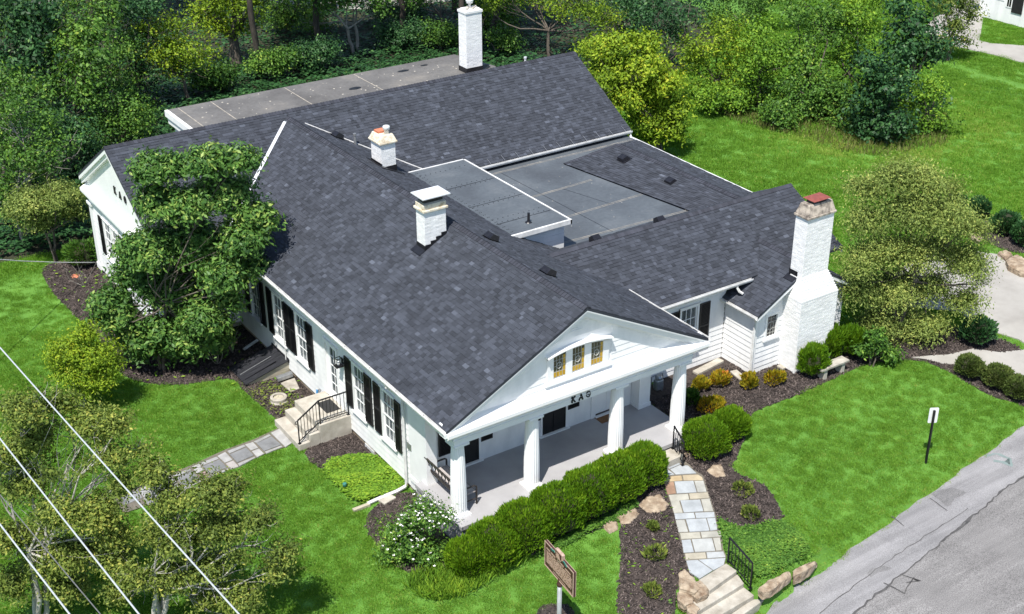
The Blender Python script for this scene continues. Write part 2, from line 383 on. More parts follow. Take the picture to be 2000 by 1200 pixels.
# road and its paler shoulder
xs = np.arange(-30, 80.1, 2.0)
def band(off0, off1): return [(x, road_y(x)+off0) for x in xs] + [(x, road_y(x)+off1) for x in xs[::-1]]
edge_wob = [(x, road_y(x)+0.02+0.035*math.sin(x*2.1)+0.03*math.sin(x*5.3+1)) for x in np.arange(-30, 80.1, 0.5)]
sh_px = [(1905, 1195+0), (1700, 1195)]
# the crack between shoulder and road, traced on the ground
crack = [tuple(G(u, v)[:2]) for u, v in [(1650, 1215), (1740, 1140), (1810, 1085), (1870, 1035), (1920, 995), (1965, 955), (2010, 925)]]
dirc = np.array(crack[-1])-np.array(crack[0]); dirc /= np.linalg.norm(dirc)
crack_far = [tuple(np.array(crack[0])-dirc*40)] + crack + [tuple(np.array(crack[-1])+dirc*60)]
shoulder = edge_wob[:: 1] + crack_far[::-1]
road_poly = crack_far + [(crack_far[-1][0], -60), (crack_far[0][0], -60)]
o = sheet('road_shoulder', shoulder, 0.035, M['asphalt2'], res=1.0)
o = sheet('road', road_poly, 0.030, M['asphalt'], res=2.0)
EXCL += [shoulder, road_poly]
def strip(pts, w, rnd=0.3):
    a = []; b = []
    for i, p in enumerate(pts):
        p = np.array(p); q = np.array(pts[min(i+1, len(pts)-1)])-np.array(pts[max(i-1, 0)]); n = np.array((-q[1], q[0])); n /= np.linalg.norm(n)
        ww = w*(1+rnd*random.uniform(-1, 1)); a.append(tuple(p+n*ww/2)); b.append(tuple(p-n*ww/2))
    return a+b[::-1]
def dense(pts, step=0.25, jit=0.03):
    out = []
    for a, b in zip(pts[:-1], pts[1:]):
        a = np.array(a); b = np.array(b); n = max(1, int(np.linalg.norm(b-a)/step))
        for k in range(n): out.append(tuple(a+(b-a)*k/n+np.array([random.uniform(-jit, jit), random.uniform(-jit, jit)])))
    out.append(tuple(pts[-1])); return out
def crackline(name, pix, w, mat=None): return sheet(name, strip(dense([tuple(G(u, v)[:2]) for u, v in pix]), w, 0.5), 0.044, mat or M['tar'], res=1.0)
sheet('road_crack', strip(dense(crack_far[1:-1], .18, .045), 0.05, 0.6), 0.046, M['tar'], res=1.0)
crackline('road_crack', [(1725, 1140), (1765, 1162), (1785, 1130)], 0.035)
crackline('road_crack', [(1757, 1122), (1800, 1138), (1770, 1140)], 0.025)
crackline('road_crack', [(1600, 1200), (1690, 1130), (1760, 1080), (1830, 1035), (1890, 995)], 0.02)
crackline('road_crack', [(1815, 975), (1850, 1000)], 0.03); crackline('road_crack', [(1740, 1010), (1765, 1030)], 0.03)
crackline('road_crack', [(1900, 1010), (1880, 1030), (1855, 1045)], 0.05)
for px in ([(1818, 968), (1838, 958), (1862, 956), (1888, 964), (1868, 975), (1850, 992), (1836, 980)], [(1690, 1120), (1725, 1105), (1740, 1112), (1715, 1122), (1700, 1130)]):
    sheet('asphalt_patch', dense(gpoly(px), .2, .05), 0.040, M['asphalt3'], res=1.0)
gs = [G(1925, 893), G(1945, 888), G(1970, 898), G(1975, 912), G(1960, 905), G(1940, 902)]
sheet('paint_mark', strip(dense([tuple(p[:2]) for p in gs], 0.1, 0.02), 0.12, 0.5), 0.042, M['paint_green'], res=1.0)

# mulch beds
beds_px = [
 [(1240, 775), (1300, 735), (1411, 680), (1470, 715), (1557, 700), (1640, 660), (1740, 620), (1860, 640), (1950, 660), (2010, 690), (2010, 800), (1975, 785), (1940, 778), (1900, 755), (1850, 725), (1800, 705), (1740, 705), (1690, 712), (1640, 735), (1560, 772), (1490, 797), (1462, 812), (1456, 850), (1440, 893), (1425, 916), (1452, 932), (1490, 945), (1515, 975), (1533, 1016), (1500, 1034), (1430, 1040), (1388, 1010), (1376, 965), (1350, 925), (1330, 905), (1318, 885), (1325, 850), (1312, 822)],
 [(1290, 945), (1312, 985), (1328, 1010), (1348, 1085), (1362, 1128), (1322, 1145), (1318, 1180), (1318, 1225), (1205, 1225), (1207, 1140), (1215, 1070), (1205, 1035), (1240, 1000), (1265, 970)],
 [(78, 520), (92, 560), (140, 612), (190, 652), (207, 692), (232, 732), (290, 752), (350, 753), (410, 746), (455, 737), (480, 768), (520, 802), (556, 835), (590, 825), (640, 800), (660, 790), (473, 620), (400, 640), (361, 660), (230, 535), (190, 500), (130, 510)],
 [(588, 885), (620, 845), (655, 815), (690, 830), (735, 888), (700, 893), (662, 913), (627, 920)],
 [(708, 1015), (742, 982), (800, 958), (860, 985), (1000, 1000), (1290, 900), (1300, 960), (1265, 985), (1200, 1025), (1100, 1060), (1000, 1100), (900, 1120), (800, 1130), (735, 1070)],
 [(1045, 1195), (1065, 1180), (1110, 1182), (1125, 1200), (1110, 1230), (1060, 1230)],
 [(1900, 440), (1930, 425), (2010, 450), (2010, 500), (1960, 490), (1920, 470)],
]
BEDS = []
for k, px in enumerate(beds_px):
    p = smooth_poly(gpoly(px), 2); BEDS.append(p); EXCL.append(p)
    sheet('mulch_bed', p, 0.02+0.002*k, M['mulch'], res=0.5)
# house footprint keeps grass out
HOUSE_FP = [[(-.4, -.65), (8.5, -.65), (8.5, 2.2), (13, 2.6), (13, 1.7), (17.4, 1.7), (17.4, 3.2), (18.1, 3.2), (18.1, 25.2), (-2.9, 25.2), (-2.9, 15.7), (0, 15.7), (0, 1.6), (-.4, 1.6)]]
EXCL += HOUSE_FP
# concrete drive and walk on the right, walks beyond
CONC = []
def concrete(name, px, dz=0.045, mat='drive'):
    p = gpoly(px); EXCL.append(p); CONC.append(p); return sheet(name, p, dz, M[mat], res=1.0, skirt=0.05)
concrete('driveway', [(1880, 490), (1960, 500), (2080, 590), (2080, 730), (1990, 665), (1940, 650), (1870, 610), (1760, 600), (1740, 540), (1800, 500)])
concrete('walkway', [(1850, 695), (1900, 683), (1950, 690), (2060, 680), (2060, 745), (1990, 735), (1940, 722), (1890, 715), (1840, 712), (1780, 700)])
concrete('walkway', [(1865, 0), (1925, 0), (1915, 70), (1912, 80), (1935, 86), (2080, 96), (2080, 140), (1990, 122), (1940, 108), (1880, 95), (1850, 88), (1800, 60)])
concrete('far_lane', [(60, 10), (300, -8), (700, 20), (900, 2), (900, -60), (0, -60), (0, 10)], 0.06, 'drive')
for a, b in (((1945, 575), (2010, 545)), ((1880, 620), (1900, 600))):
    crackline('expansion_joint', [a, b], 0.02)
p0 = gpoly([(1912, 75), (2005, 95), (2005, 60), (1975, 62), (1940, 66)])
# dark woodland floor behind the house
wf = [(-14, 27.2), (-4, 26.4), (19, 26.0), (24, 27), (33, 30), (45, 36), (60, 50), (60, 90), (-60, 90), (-60, 40), (-30, 33)]
sheet('woodland_floor', smooth_poly(wf, 2), 0.03, M['woodfloor'], res=4.0); EXCL.append(wf)

# flagstones, each a stone of its own
def stones(root, polys, dz, mat, tones, th=0.05):
    for k, px in enumerate(polys):
        pts = [G(u, v, dz) for u, v in px]; c = sum(pts)/len(pts); lift = random.uniform(-.004, .006)
        area = sum(pts[i][0]*pts[(i+1) % len(pts)][1]-pts[(i+1) % len(pts)][0]*pts[i][1] for i in range(len(pts)))
        if area < 0: pts = pts[::-1]
        # keep clear of the joint
        q = [p+(c-p)/np.linalg.norm(c-p)*0.006 for p in pts]
        mb = MB(); t = tones[k % len(tones)]
        top = [(p[0], p[1], p[2]+lift) for p in q]; n = len(q)
        mb.add([(p[0], p[1], p[2]-th) for p in q]+top, [tuple(range(n, 2*n))]+[(i, (i+1) % n, n+(i+1) % n, n+i) for i in range(n)], t)
        mb.build('flagstone', mat, root, bevel=0.006)
Z1 = lambda L_: [(1270+a/4.444, 870+b/4.444) for a, b in L_]
main_stones = [Z1(q) for q in [
 [(102,160),(228,118),(262,163),(168,203)], [(95,178),(105,174),(212,251),(100,265)], [(172,208),(262,168),(330,175),(402,240),(220,251)],
 [(110,275),(272,260),(282,302),(120,318)], [(278,258),(415,252),(452,275),(460,300),(288,303)], [(120,325),(203,315),(224,415),(150,425)],
 [(209,312),(375,306),(405,406),(230,415)], [(382,308),(462,306),(490,402),(410,406)], [(160,430),(328,420),(340,468),(250,478),(283,585),(205,588)],
 [(335,418),(500,408),(513,455),(346,467)], [(260,478),(433,470),(463,570),(290,582)], [(440,468),(515,460),(548,570),(468,572)],
 [(207,592),(380,586),(393,631),(217,643)], [(386,584),(555,577),(563,622),(398,631)], [(220,648),(298,645),(330,750),(245,752)],
 [(308,643),(485,634),(516,740),(340,750)], [(491,632),(565,628),(585,730),(522,740)], [(256,762),(430,753),(441,804),(268,812)],
 [(436,752),(608,743),(620,790),(448,802)], [(270,820),(350,815),(380,925),(290,930)], [(359,815),(537,806),(566,915),(388,926)],
 [(543,804),(605,800),(620,910),(572,914)], [(301,940),(479,929),(489,980),(308,991)], [(486,928),(635,921),(655,968),(495,979)],
 [(311,1000),(410,993),(543,1086),(430,1158),(340,1100)], [(419,991),(655,976),(640,1035),(549,1082)]]]
mt = [.15,.25,.3,.8,.72,1.0,.28,.45,.52,.62,.25,.5,.3,.3,.45,.3,.25,.55,.5,.2,.38,.5,.6,.35,.22,.25]
px_out = Z1([(88,165),(230,108),(335,170),(408,240),(460,270),(500,400),(560,575),(590,720),(622,790),(630,905),(662,970),(645,1040),(430,1168),(335,1105),(300,1000),(200,590),(112,320),(95,270)])
pm = gpoly(px_out); EXCL.append(pm)
fp = sheet('flagstone_path', pm, 0.035, M['joint'], res=0.5)
stones(fp, main_stones, 0.06, M['flag'], mt)
Z2 = lambda L_: [(280+a/6.667, 820+b/6.667) for a, b in L_]
side = [Z2(q) for q in [[(1660,170),(1770,115),(1935,300),(1850,355)],[(1432,285),(1640,187),(1663,205),(1478,300)],[(1472,305),(1670,215),(1798,325),(1572,408)],[(1580,417),(1800,335),(1812,350),(1600,440)],
 [(1322,322),(1428,290),(1498,365),(1400,398)],[(1412,410),(1505,374),(1573,440),(1480,488)],[(1092,407),(1310,327),(1338,345),(1120,440)],[(1122,450),(1340,360),(1440,463),(1222,558)],[(1228,570),(1450,480),(1462,492),(1250,603)],
 [(962,470),(1065,417),(1163,520),(1060,558)],[(1072,568),(1170,527),(1243,605),(1130,638)],[(737,565),(955,477),(983,505),(770,593)],[(772,605),(990,515),(1093,618),(870,708)],[(872,720),(1100,632),(1112,646),(880,745)],
 [(632,612),(725,572),(793,655),(695,698)],[(707,705),(800,667),(868,750),(760,788)],[(377,727),(600,637),(628,655),(420,743)],[(422,755),(635,664),(738,775),(520,863)],[(522,875),(745,787),(757,797),(530,898)],
 [(272,782),(365,737),(438,815),(345,853)],[(352,862),(445,827),(513,905),(400,943)],[(90,822),(258,778),(290,805),(110,870)],[(112,880),(290,812),(385,930),(150,1010)],[(-60,905),(75,850),(140,960),(0,1010)],[(0,1020),(135,975),(230,1035),(60,1110)],[(-330,1010),(-75,910),(-10,1015),(-250,1110)]]]
st = [.75,.55,.1,.7,.75,.8,.55,.12,.7,.72,.85,.6,.15,.65,.8,1.0,.5,.1,.75,.7,.8,.5,.2,.6,.5,.3]
po = Z2([(1660,165),(1775,108),(1945,305),(1850,365),(1600,450),(1250,615),(1130,650),(880,760),(530,910),(240,1060),(-250,1230),(-420,1040),(90,805),(370,715),(730,555),(1070,400),(1430,270)])
pm2 = gpoly(po); EXCL.append(pm2)
fp2 = sheet('flagstone_walk', pm2, 0.035, M['joint'], res=0.5)
stones(fp2, side, 0.055, M['flag2'], st)
# ------------------------------------------------------------------ the house
house = thing('white_house', (4.2, 8.0, -0.8), 'rambling white clapboard house with dark shingled gable roofs and a columned front porch', 'house')
sA, xA, zA, exL, exR, zE_, yV = .5185, 4.176, 5.673, -.58, 8.93, 3.207, -.40
sB, yB, zB, xBl, xBr, yBe, zBe = .577, 19.566, 5.831, -3.08, 18.36, 15.38, 3.415
sC, yC, zC, xCr, yCe, zCe = .5185, 5.66, 4.18, 18.24, 2.80, 2.70
sE, xE, zE, xEl, xEr, zEe, yEv = .571, 15.17, 3.33, 12.84, 17.5, 2.0, 1.43
ZF = 3.15                                     # lower flat roof
SH_TONES = np.random.default_rng(3)
shingle_big = MB(); near_tabs = []            # (distance, verts, faces, tone)
FACES6 = [(0,3,2,1),(4,5,6,7),(0,1,5,4),(1,2,6,5),(2,3,7,6),(3,0,4,7)]
def span(poly, b):
    xs = []
    n = len(poly)
    for i in range(n):
        (a0, b0), (a1, b1) = poly[i], poly[(i+1) % n]
        if (b0 <= b < b1) or (b1 <= b < b0): xs.append(a0+(a1-a0)*(b-b0)/(b1-b0))
    return (min(xs), max(xs)) if len(xs) >= 2 else None
def shingle(poly, fmap, nrm, expo=.135, wmin=.10, wmax=.27):
    """poly in (a along the eave, b up the slope in plan); fmap(a,b)->3D on the deck; nrm its normal"""
    nrm = np.array(nrm, float); nrm /= np.linalg.norm(nrm)
    bmin = min(p[1] for p in poly); bmax = max(p[1] for p in poly)
    p0 = np.array(fmap(0, 0)); p1 = np.array(fmap(0, 1)); slope_len = np.linalg.norm(p1-p0)
    db = expo/slope_len; nb = int((bmax-bmin)/db)+1
    up = (p1-p0)/slope_len
    for r in range(nb):
        b0 = bmin+r*db; b1 = min(b0+db*1.12, bmax-1e-4); 
        if b0 >= bmax-1e-3: break
        s0 = span(poly, b0+1e-4); s1 = span(poly, b1)
        if not s0: continue
        if not s1: s1 = s0
        a = min(s0[0], s1[0])-SH_TONES.uniform(0, .3)
        while a < max(s0[1], s1[1]):
            w = SH_TONES.uniform(wmin, wmax); l0, h0 = max(a, s0[0]), min(a+w-.004, s0[1]); l1, h1 = max(a, s1[0]), min(a+w-.004, s1[1]); a += w
            if h0-l0 < .015 and h1-l1 < .015: continue
            h0 = max(h0, l0); h1 = max(h1, l1)
            t = .024 if SH_TONES.random() < .5 else .013
            bq = b0-.004/slope_len*SH_TONES.integers(0, 2)
            P = [np.array(fmap(l0, bq)), np.array(fmap(h0, bq)), np.array(fmap(h1, b1)), np.array(fmap(l1, b1))]
            V = [p-nrm*.004 for p in P]+[P[0]+nrm*t, P[1]+nrm*t, P[2]+nrm*.006, P[3]+nrm*.006]
            tone = float(np.clip(SH_TONES.beta(2.6, 3.0)*(.82 if t > .02 else 1.0)+(.22 if SH_TONES.random() < .07 else 0), 0, 1))
            near_tabs.append((np.linalg.norm(P[0]-CAM), V, tone, h0-l0))
roof = MB()
def deck(pts, th=.09):                        # a roof plane as a thick slab, given its outline
    pts = [np.array(p, float) for p in pts]
    if np.cross(pts[1]-pts[0], pts[2]-pts[0])[2] < 0: pts = pts[::-1]
    roof.prism([p-np.array((0, 0, th)) for p in pts], (0, 0, th-.012), .3)
A_l = lambda x: zA-sA*(xA-x); A_r = lambda x: zA-sA*(x-xA); B_f = lambda y: zB-sB*(yB-y); B_b = lambda y: zB-sB*(y-yB)
C_f = lambda y: zC-sC*(yC-y); C_b = lambda y: zC-sC*(y-yC); E_l = lambda x: zE-sE*(xE-x); E_r = lambda x: zE-sE*(x-xE)
yAB = yB-(zB-zA)/sB                           # where A's ridge dies into B
vx = lambda z: xA-(zA-z)/sA; vy = lambda z: yB-(zB-z)/sB
vlx, vrx = vx(zBe), 2*xA-vx(zBe)
yCA = yC-(zC-zE_)/sC; xCA = xA+(zA-zC)/sA
polyAl = [(exL, yV), (xA, yV), (xA, yAB), (vlx, yBe), (exL, yBe)]
deck([(x, y, A_l(x)) for x, y in polyAl])
shingle([(y, x-exL) for x, y in polyAl], lambda a, b: (exL+b, a, A_l(exL+b)), (-sA, 0, 1))
pAr1 = [(exR, yV), (exR, yCA), (xCA, yC), (xA, yC), (xA, yV)]
pAr2 = [(exR, yC+(exR-xCA)), (exR, yBe-.3), (vrx, yBe), (xA, yAB), (xA, yC), (xCA, yC)]
for p in (pAr1, pAr2):
    deck([(x, y, A_r(x)) for x, y in p]); shingle([(y, exR-x) for x, y in p], lambda a, b: (exR-b, a, A_r(exR-b)), (sA, 0, 1))
pB1 = [(xBl, yBe), (vlx, yBe), (xA, yAB), (xA, yB), (xBl, yB)]
pB2 = [(vrx, yBe), (xBr, yBe), (xBr, yB), (xA, yB), (xA, yAB)]
for p in (pB1, pB2):
    deck([(x, y, B_f(y)) for x, y in p]); shingle([(x, y-yBe) for x, y in p], lambda a, b: (a, yBe+b, B_f(yBe+b)), (0, -sB, 1))
pBb = [(xBl, yB), (xBr, yB), (xBr, 2*yB-yBe), (xBl, 2*yB-yBe)]
deck([(x, y, B_b(y)) for x, y in pBb]); shingle([(x, 2*yB-yBe-y) for x, y in pBb], lambda a, b: (a, 2*yB-yBe-b, B_b(2*yB-yBe-b)), (0, sB, 1), expo=.2, wmin=.3, wmax=.5)
yE2 = yC-(zC-zE)/sC; wE = xE-(zE-zCe)/sE; yWC = 3.25
pC1 = [(8.45, yCe), (wE, yCe), (xE, yE2), (xE, yC), (xCA, yC), (exR, yCA), (8.45, yCA-.01)]
pC2 = [(2*xE-wE, yCe), (xCr, yCe), (xCr, yC), (xE, yC), (xE, yE2)]
for p in (pC1, pC2):
    deck([(x, y, C_f(y)) for x, y in p]); shingle([(x, y-yCe) for x, y in p], lambda a, b: (a, yCe+b, C_f(yCe+b)), (0, -sC, 1))
yCb = yC+(zC-ZF)/sC
pC3 = [(xCA, yC), (xCr, yC), (xCr, yCb), (xCA+(yCb-yC), yCb)]
deck([(x, y, C_b(y)) for x, y in pC3]); shingle([(x, yCb-y) for x, y in pC3], lambda a, b: (a, yCb-b, C_b(yCb-b)), (0, sC, 1))
kE = xE-(zE-C_f(yWC))/sE
pE1 = [(xEl, yEv), (xE, yEv), (xE, yE2), (kE, yWC), (xEl, yWC)]
deck([(x, y, E_l(x)) for x, y in pE1]); shingle([(y, x-xEl) for x, y in pE1], lambda a, b: (xEl+b, a, E_l(xEl+b)), (-sE, 0, 1))
pE2 = [(xEr, yEv), (xE, yEv), (xE, yE2), (2*xE-kE, yWC), (xEr, yWC)]
deck([(x, y, E_r(x)) for x, y in pE2]); shingle([(y, xEr-x) for x, y in pE2], lambda a, b: (xEr-b, a, E_r(xEr-b)), (sE, 0, 1), expo=.2)
# D: low ridge along the right edge of the flat roof (left slope is a slightly twisted patch)
D00, D01, D10, D11 = map(np.array, ((14.0, 14.2, 3.17), (16.25, 13.55, 3.76), (15.06, 7.6, 3.17), (16.47, 6.25, 3.76)))
def Dmap(a, b): s = a/6.7; t = b/2.0; return (D00*(1-s)+D10*s)*(1-t)+(D01*(1-s)+D11*s)*t
deck([p-np.array((0, 0, .09)) for p in (D00, D10, D11, D01)], .05)
shingle([(0, 0), (6.7, 0), (6.7, 2), (0, 2)], Dmap, np.cross(D10-D00, D01-D00)*np.sign(np.cross(D10-D00, D01-D00)[2]))
Dr0, Dr1, Dr2 = np.array((18.28, 14.9, 3.12)), np.array((18.28, 6.7, 3.12)), np.array((17.2, 14.7, 3.14))
deck([p-np.array((0, 0, .09)) for p in (D01, D11, Dr1, Dr0)], .05)
def Dmap2(a, b): s = a/7.5; t = b/2.0; return (Dr0*(1-s)+Dr1*s)*(1-t)+(D01*(1-s)+D11*s)*t
shingle([(0, 0), (7.5, 0), (7.5, 2), (0, 2)], Dmap2, np.cross(D01-Dr0, Dr1-Dr0)*np.sign(np.cross(D01-Dr0, Dr1-Dr0)[2]), expo=.2)
roof.add([D00-(0, 0, .02), D01, Dr0], [(0, 2, 1)], .3)
rf = roof.build('roof', M['shingle'], house)
# the 300 shingles that show largest are pieces of their own, the rest one mesh
near_tabs.sort(key=lambda t: t[0]-3.5*t[3]); 
for d_, V, tone, w in near_tabs[:300]:
    MB().add(V, FACES6, tone).build('shingle', M['shingle'], rf)
for d_, V, tone, w in near_tabs[300:]: shingle_big.add(V, FACES6, tone)
tag(shingle_big.build('shingle_field', M['shingle'], rf), kind='stuff')
# ridge caps
caps = MB()
def ridge_caps(p, q, nl, nr, hw=.15, expo=.14):
    p = np.array(p, float); q = np.array(q, float); d = q-p; Ln = np.linalg.norm(d); d /= Ln
    nl = np.array(nl, float)/np.linalg.norm(nl); nr = np.array(nr, float)/np.linalg.norm(nr)
    for k in range(int(Ln/expo)):
        a = p+d*k*expo; b = a+d*(expo*1.25)
        lift0, lift1 = np.array((0, 0, .052)), np.array((0, 0, .028))
        t = float(SH_TONES.beta(2, 2))
        wl = nl*hw; wr = nr*hw
        V = [a+wl+lift0*.8, a+lift0, a+wr+lift0*.8, b+wl+lift1*.8, b+lift1, b+wr+lift1*.8, a+wl, a, a+wr]
        caps.add(V, [(0, 1, 4, 3), (1, 2, 5, 4), (6, 7, 1, 0), (7, 8, 2, 1), (0, 3, 6), (2, 8, 5)], t)
dn = lambda v: np.array(v, float)
ridge_caps((xA, yV, zA), (xA, yAB, zA), (-1, 0, -sA), (1, 0, -sA))
ridge_caps((xBl, yB, zB), (xBr, yB, zB), (0, -1, -sB), (0, 1, -sB))
ridge_caps((xCr, yC, zC), (xCA, yC, zC), (0, -1, -sC), (0, 1, -sC))
ridge_caps((xE, 1.85, zE), (xE, yE2, zE), (-1, 0, -sE), (1, 0, -sE))
ridge_caps(D11, D01, (-1, 0, -.3), (1, 0, -.35)); ridge_caps(D00, D01, (.3, -1, -.1), (-.3, 1, -.25), hw=.10)
tag(caps.build('ridge_caps', M['cap'], rf), kind='stuff')
# valley flashings
mb = MB()
def valley(p, q, w=.065):
    p = np.array(p, float); q = np.array(q, float); d = (q-p)/np.linalg.norm(q-p); u = np.cross(d, (0, 0, 1)); u /= np.linalg.norm(u)
    l = np.array((0, 0, .05)); mb.add([p-u*w+l, p+l*.9, p+u*w+l, q-u*w+l, q+l*.9, q+u*w+l, p+(0, 0, .07), q+(0, 0, .07)], [(0, 1, 4, 3), (1, 2, 5, 4)])
    mb.bar(p+l, q+l, .02, .05)
valley((xA-.25, yAB-.25, zA-.13), (vlx, yBe, zBe))
mb.build('valley_flashing', M['metal'], rf)
mb = MB(); p0 = np.array((xA+.5, yAB-.45, zA-.27)); p1 = np.array((vrx+.2, yBe, zBe))
mb.bar(p0+(0, 0, .03), p1+(0, 0, .03), .03, .03); mb.build('valley_flashing', M['gutter'], rf)

# ---- flat roofs
mb = MB(); mb.box(6.72, 9.27, 7.44, 14.45, 4.18, 4.30); fr = mb.build('upper_flat_roof', M['membrane'], house)
mb = MB()
for y in (8.5, 10.3, 12.2): mb.box(6.9, 9.2, y-.012, y+.012, 4.30, 4.308)
mb.build('membrane_seam', M['flash'], fr)
mb = MB()
for y in (8.6, 8.9, 10.2, 10.45, 12.1, 12.35, 13.9):
    for x in np.arange(7.0, 9.2, .22): mb.lathe((x, y+random.uniform(-.02, .02), 4.30), [(.025, 0), (.015, .012)], 6)
for x in (6.98, 7.05):
    for y in np.arange(7.7, 14.3, .25): mb.lathe((x, y, 4.30), [(.02, 0), (.015, .012)], 6)
mb.build('fasteners', M['flash'], fr)['kind'] = 'stuff'
mb = MB(); mb.box(6.72, 9.33, 7.36, 7.44, 4.16, 4.325); mb.box(9.27, 9.33, 7.36, 14.51, 4.16, 4.32); mb.box(6.72, 9.33, 14.45, 14.51, 4.16, 4.32)
mb.build('roof_edge', M['gutter'], fr)
mb = MB(); mb.box(6.9, 9.16, 7.62, 14.3, 3.0, 4.18); w_ = mb.build('upper_wall', M['white'], house)
for z in np.arange(3.18, 4.1, .2): MB().box(6.85, 9.17, 7.606, 7.62, z, z+.185).build('board', M['board'], w_)
mb = MB(); mb.lathe((7.95, 8.05, 4.30), [(.13, 0), (.10, .03), (.05, .05), (.045, .34), (.05, .36)], 12); mb.build('vent_pipe', M['flash'], house)
lf = MB(); lf.prism([(8.3, 7.3, ZF-.1), (15.3, 7.3, ZF-.1), (15.0, 7.6, ZF-.1), (13.95, 14.25, ZF-.1), (18.2, 14.7, ZF-.1), (18.2, 15.75, ZF-.1), (8.3, 15.75, ZF-.1)], (0, 0, .1))
lfo = lf.build('lower_flat_roof', M['membrane'], house)
mb = MB()
for (x0, y0, x1, y1) in ((9.35, 12.05, 13.9, 12.25), (9.35, 9.75, 14.6, 9.95), (9.3, 8.0, 15.0, 7.75), (9.3, 15.0, 18.1, 14.95)):
    n = 24
    for k in range(n):
        a = np.array((x0+(x1-x0)*k/n, y0+(y1-y0)*k/n, ZF)); b = np.array((x0+(x1-x0)*(k+1)/n, y0+(y1-y0)*(k+1)/n, ZF))
        mb.bar(a+(0, .04, 0), b+(0, .04, 0), random.uniform(.01, .026), .012); mb.bar(a-(0, .05, 0), b-(0, .05, 0), random.uniform(.008, .02), .012)
mb.build('membrane_seam', M['seam'], lfo)
mb = MB(); mb.bar((11.5, 7.8, ZF), (11.3, 15, ZF), .02, .01); mb.bar((13, 9.9, ZF), (12.4, 12.1, ZF), .02, .01); mb.build('membrane_seam', M['flash'], lfo)
mb = MB()
for k in range(40): x, y = random.uniform(9.5, 13.8), random.uniform(8, 14.8); r_ = random.uniform(.008, .022); mb.lathe((x, y, ZF), [(r_, 0), (r_*.6, .006)], 5)
mb.build('roof_debris', M['concrete'], lfo)['kind'] = 'stuff'
mb = MB(); mb.box(18.28, 18.37, 6.6, 15.4, 3.02, 3.12); mb.build('gutter', M['gutter'], house)
# flat roof behind B
mb = MB(); mb.prism([(1.35, 21.05, 4.75), (15.3, 21.05, 4.75), (15.95, 22.4, 4.75), (15.35, 25.0, 4.75), (1.35, 25.0, 4.75)], (0, 0, .14))
bf = mb.build('rear_flat_roof', M['membrane2'], house)
mb = MB()
for x in (1.75, 3.2, 6.6, 10.0): mb.box(x-.02, x+.02, 21.1, 24.95, 4.89, 4.9)
mb.build('membrane_seam', M['seam'], bf)
mb = MB()
for (x, y, a, b) in ((9.1, 23.1, .32, .17), (12.1, 24.1, .3, .14), (13.3, 24.3, .18, .1)):
    n = 12; mb.add([(x+a*math.cos(6.283*k/n)*random.uniform(.85, 1.1), y+b*math.sin(6.283*k/n)*random.uniform(.85, 1.1), 4.9) for k in range(n)], [tuple(range(n))])
mb.build('roof_puddle', M['flash'], bf)
mb = MB()
for k in range(90): x, y = random.uniform(2, 14.5), random.uniform(21.4, 24.8); r_ = random.uniform(.015, .05); mb.lathe((x, y, 4.89), [(r_, 0), (r_*.6, .01)], 5)
mb.build('roof_debris', M['concrete'], bf)['kind'] = 'stuff'
mb = MB(); mb.box(1.2, 1.35, 21.6, 25.08, 4.6, 4.86); mb.box(1.28, 1.35, 21.6, 25.0, 4.3, 4.6); mb.build('roof_edge', M['white'], bf)
mb = MB(); mb.box(1.5, 15.3, 21.2, 24.9, -1, 4.6); mb.build('rear_wall', M['white'], house)

# ---- walls with boards
def board_wall(F, ori, a0, a1, z0, z1, openings=(), expo=.2, name='wall', thick=.12, top=None):
    """F: plane coordinate; ori 'L' faces -X, 'F' faces -Y, 'R' faces +X. openings: (a0,a1,z0,z1). top(a0,a1,z)->clipped a-range"""
    def bx(mb, p0, p1, q0, q1, d0, d1):
        if ori == 'L': mb.box(F-d1, F-d0, p0, p1, q0, q1)
        elif ori == 'R': mb.box(F+d0, F+d1, p0, p1, q0, q1)
        else: mb.box(p0, p1, F-d1, F-d0, q0, q1)
    mb = MB()
    cuts = sorted(set([a0, a1]+[c for o_ in openings for c in o_[:2]]))
    for c0, c1 in zip(cuts[:-1], cuts[1:]):
        segs = [(z0, z1)]
        for o_ in openings:
            if o_[0] < (c0+c1)/2 < o_[1]: segs = [s for q in segs for s in ((q[0], min(q[1], o_[2])), (max(q[0], o_[3]), q[1])) if s[1]-s[0] > 1e-4]
        for s in segs: bx(mb, c0, c1, s[0], s[1], -thick, 0)
    w = mb.build(name, M['white'], house)
    z = z0
    while z < z1-.02:
        zt = min(z+expo, z1); segs = [(a0, a1)]
        for o_ in openings:
            if o_[2] < zt-.01 and o_[3] > z+.01: segs = [s for q in segs for s in ((q[0], min(q[1], o_[0])), (max(q[0], o_[1]), q[1])) if s[1]-s[0] > .03]
        for s in segs:
            if top:
                s = top(s[0], s[1], zt)
                if not s: continue
            L0, L1 = s
            V = []
            for (q, d) in ((z, .002), (z, .026), (zt-.004, .008), (zt-.004, .002)):
                V.append((q, d))
            def P(a, q, d):
                return (F-d, a, q) if ori == 'L' else ((F+d, a, q) if ori == 'R' else (a, F-d, q))
            b_ = MB(); b_.add([P(L0, *v) for v in V]+[P(L1, *v) for v in V], [(0, 1, 2, 3), (7, 6, 5, 4), (0, 4, 5, 1), (1, 5, 6, 2), (2, 6, 7, 3), (3, 7, 4, 0)])
            b_.build('board', M['board'], w)
        z = zt
    return w
def fbox(F, ori):
    def f(mb, p0, p1, q0, q1, d0, d1, tone=None):
        if ori == 'L': mb.box(F-d1, F-d0, p0, p1, q0, q1, tone)
        elif ori == 'R': mb.box(F+d0, F+d1, p0, p1, q0, q1, tone)
        else: mb.box(p0, p1, F-d1, F-d0, q0, q1, tone)
    return f
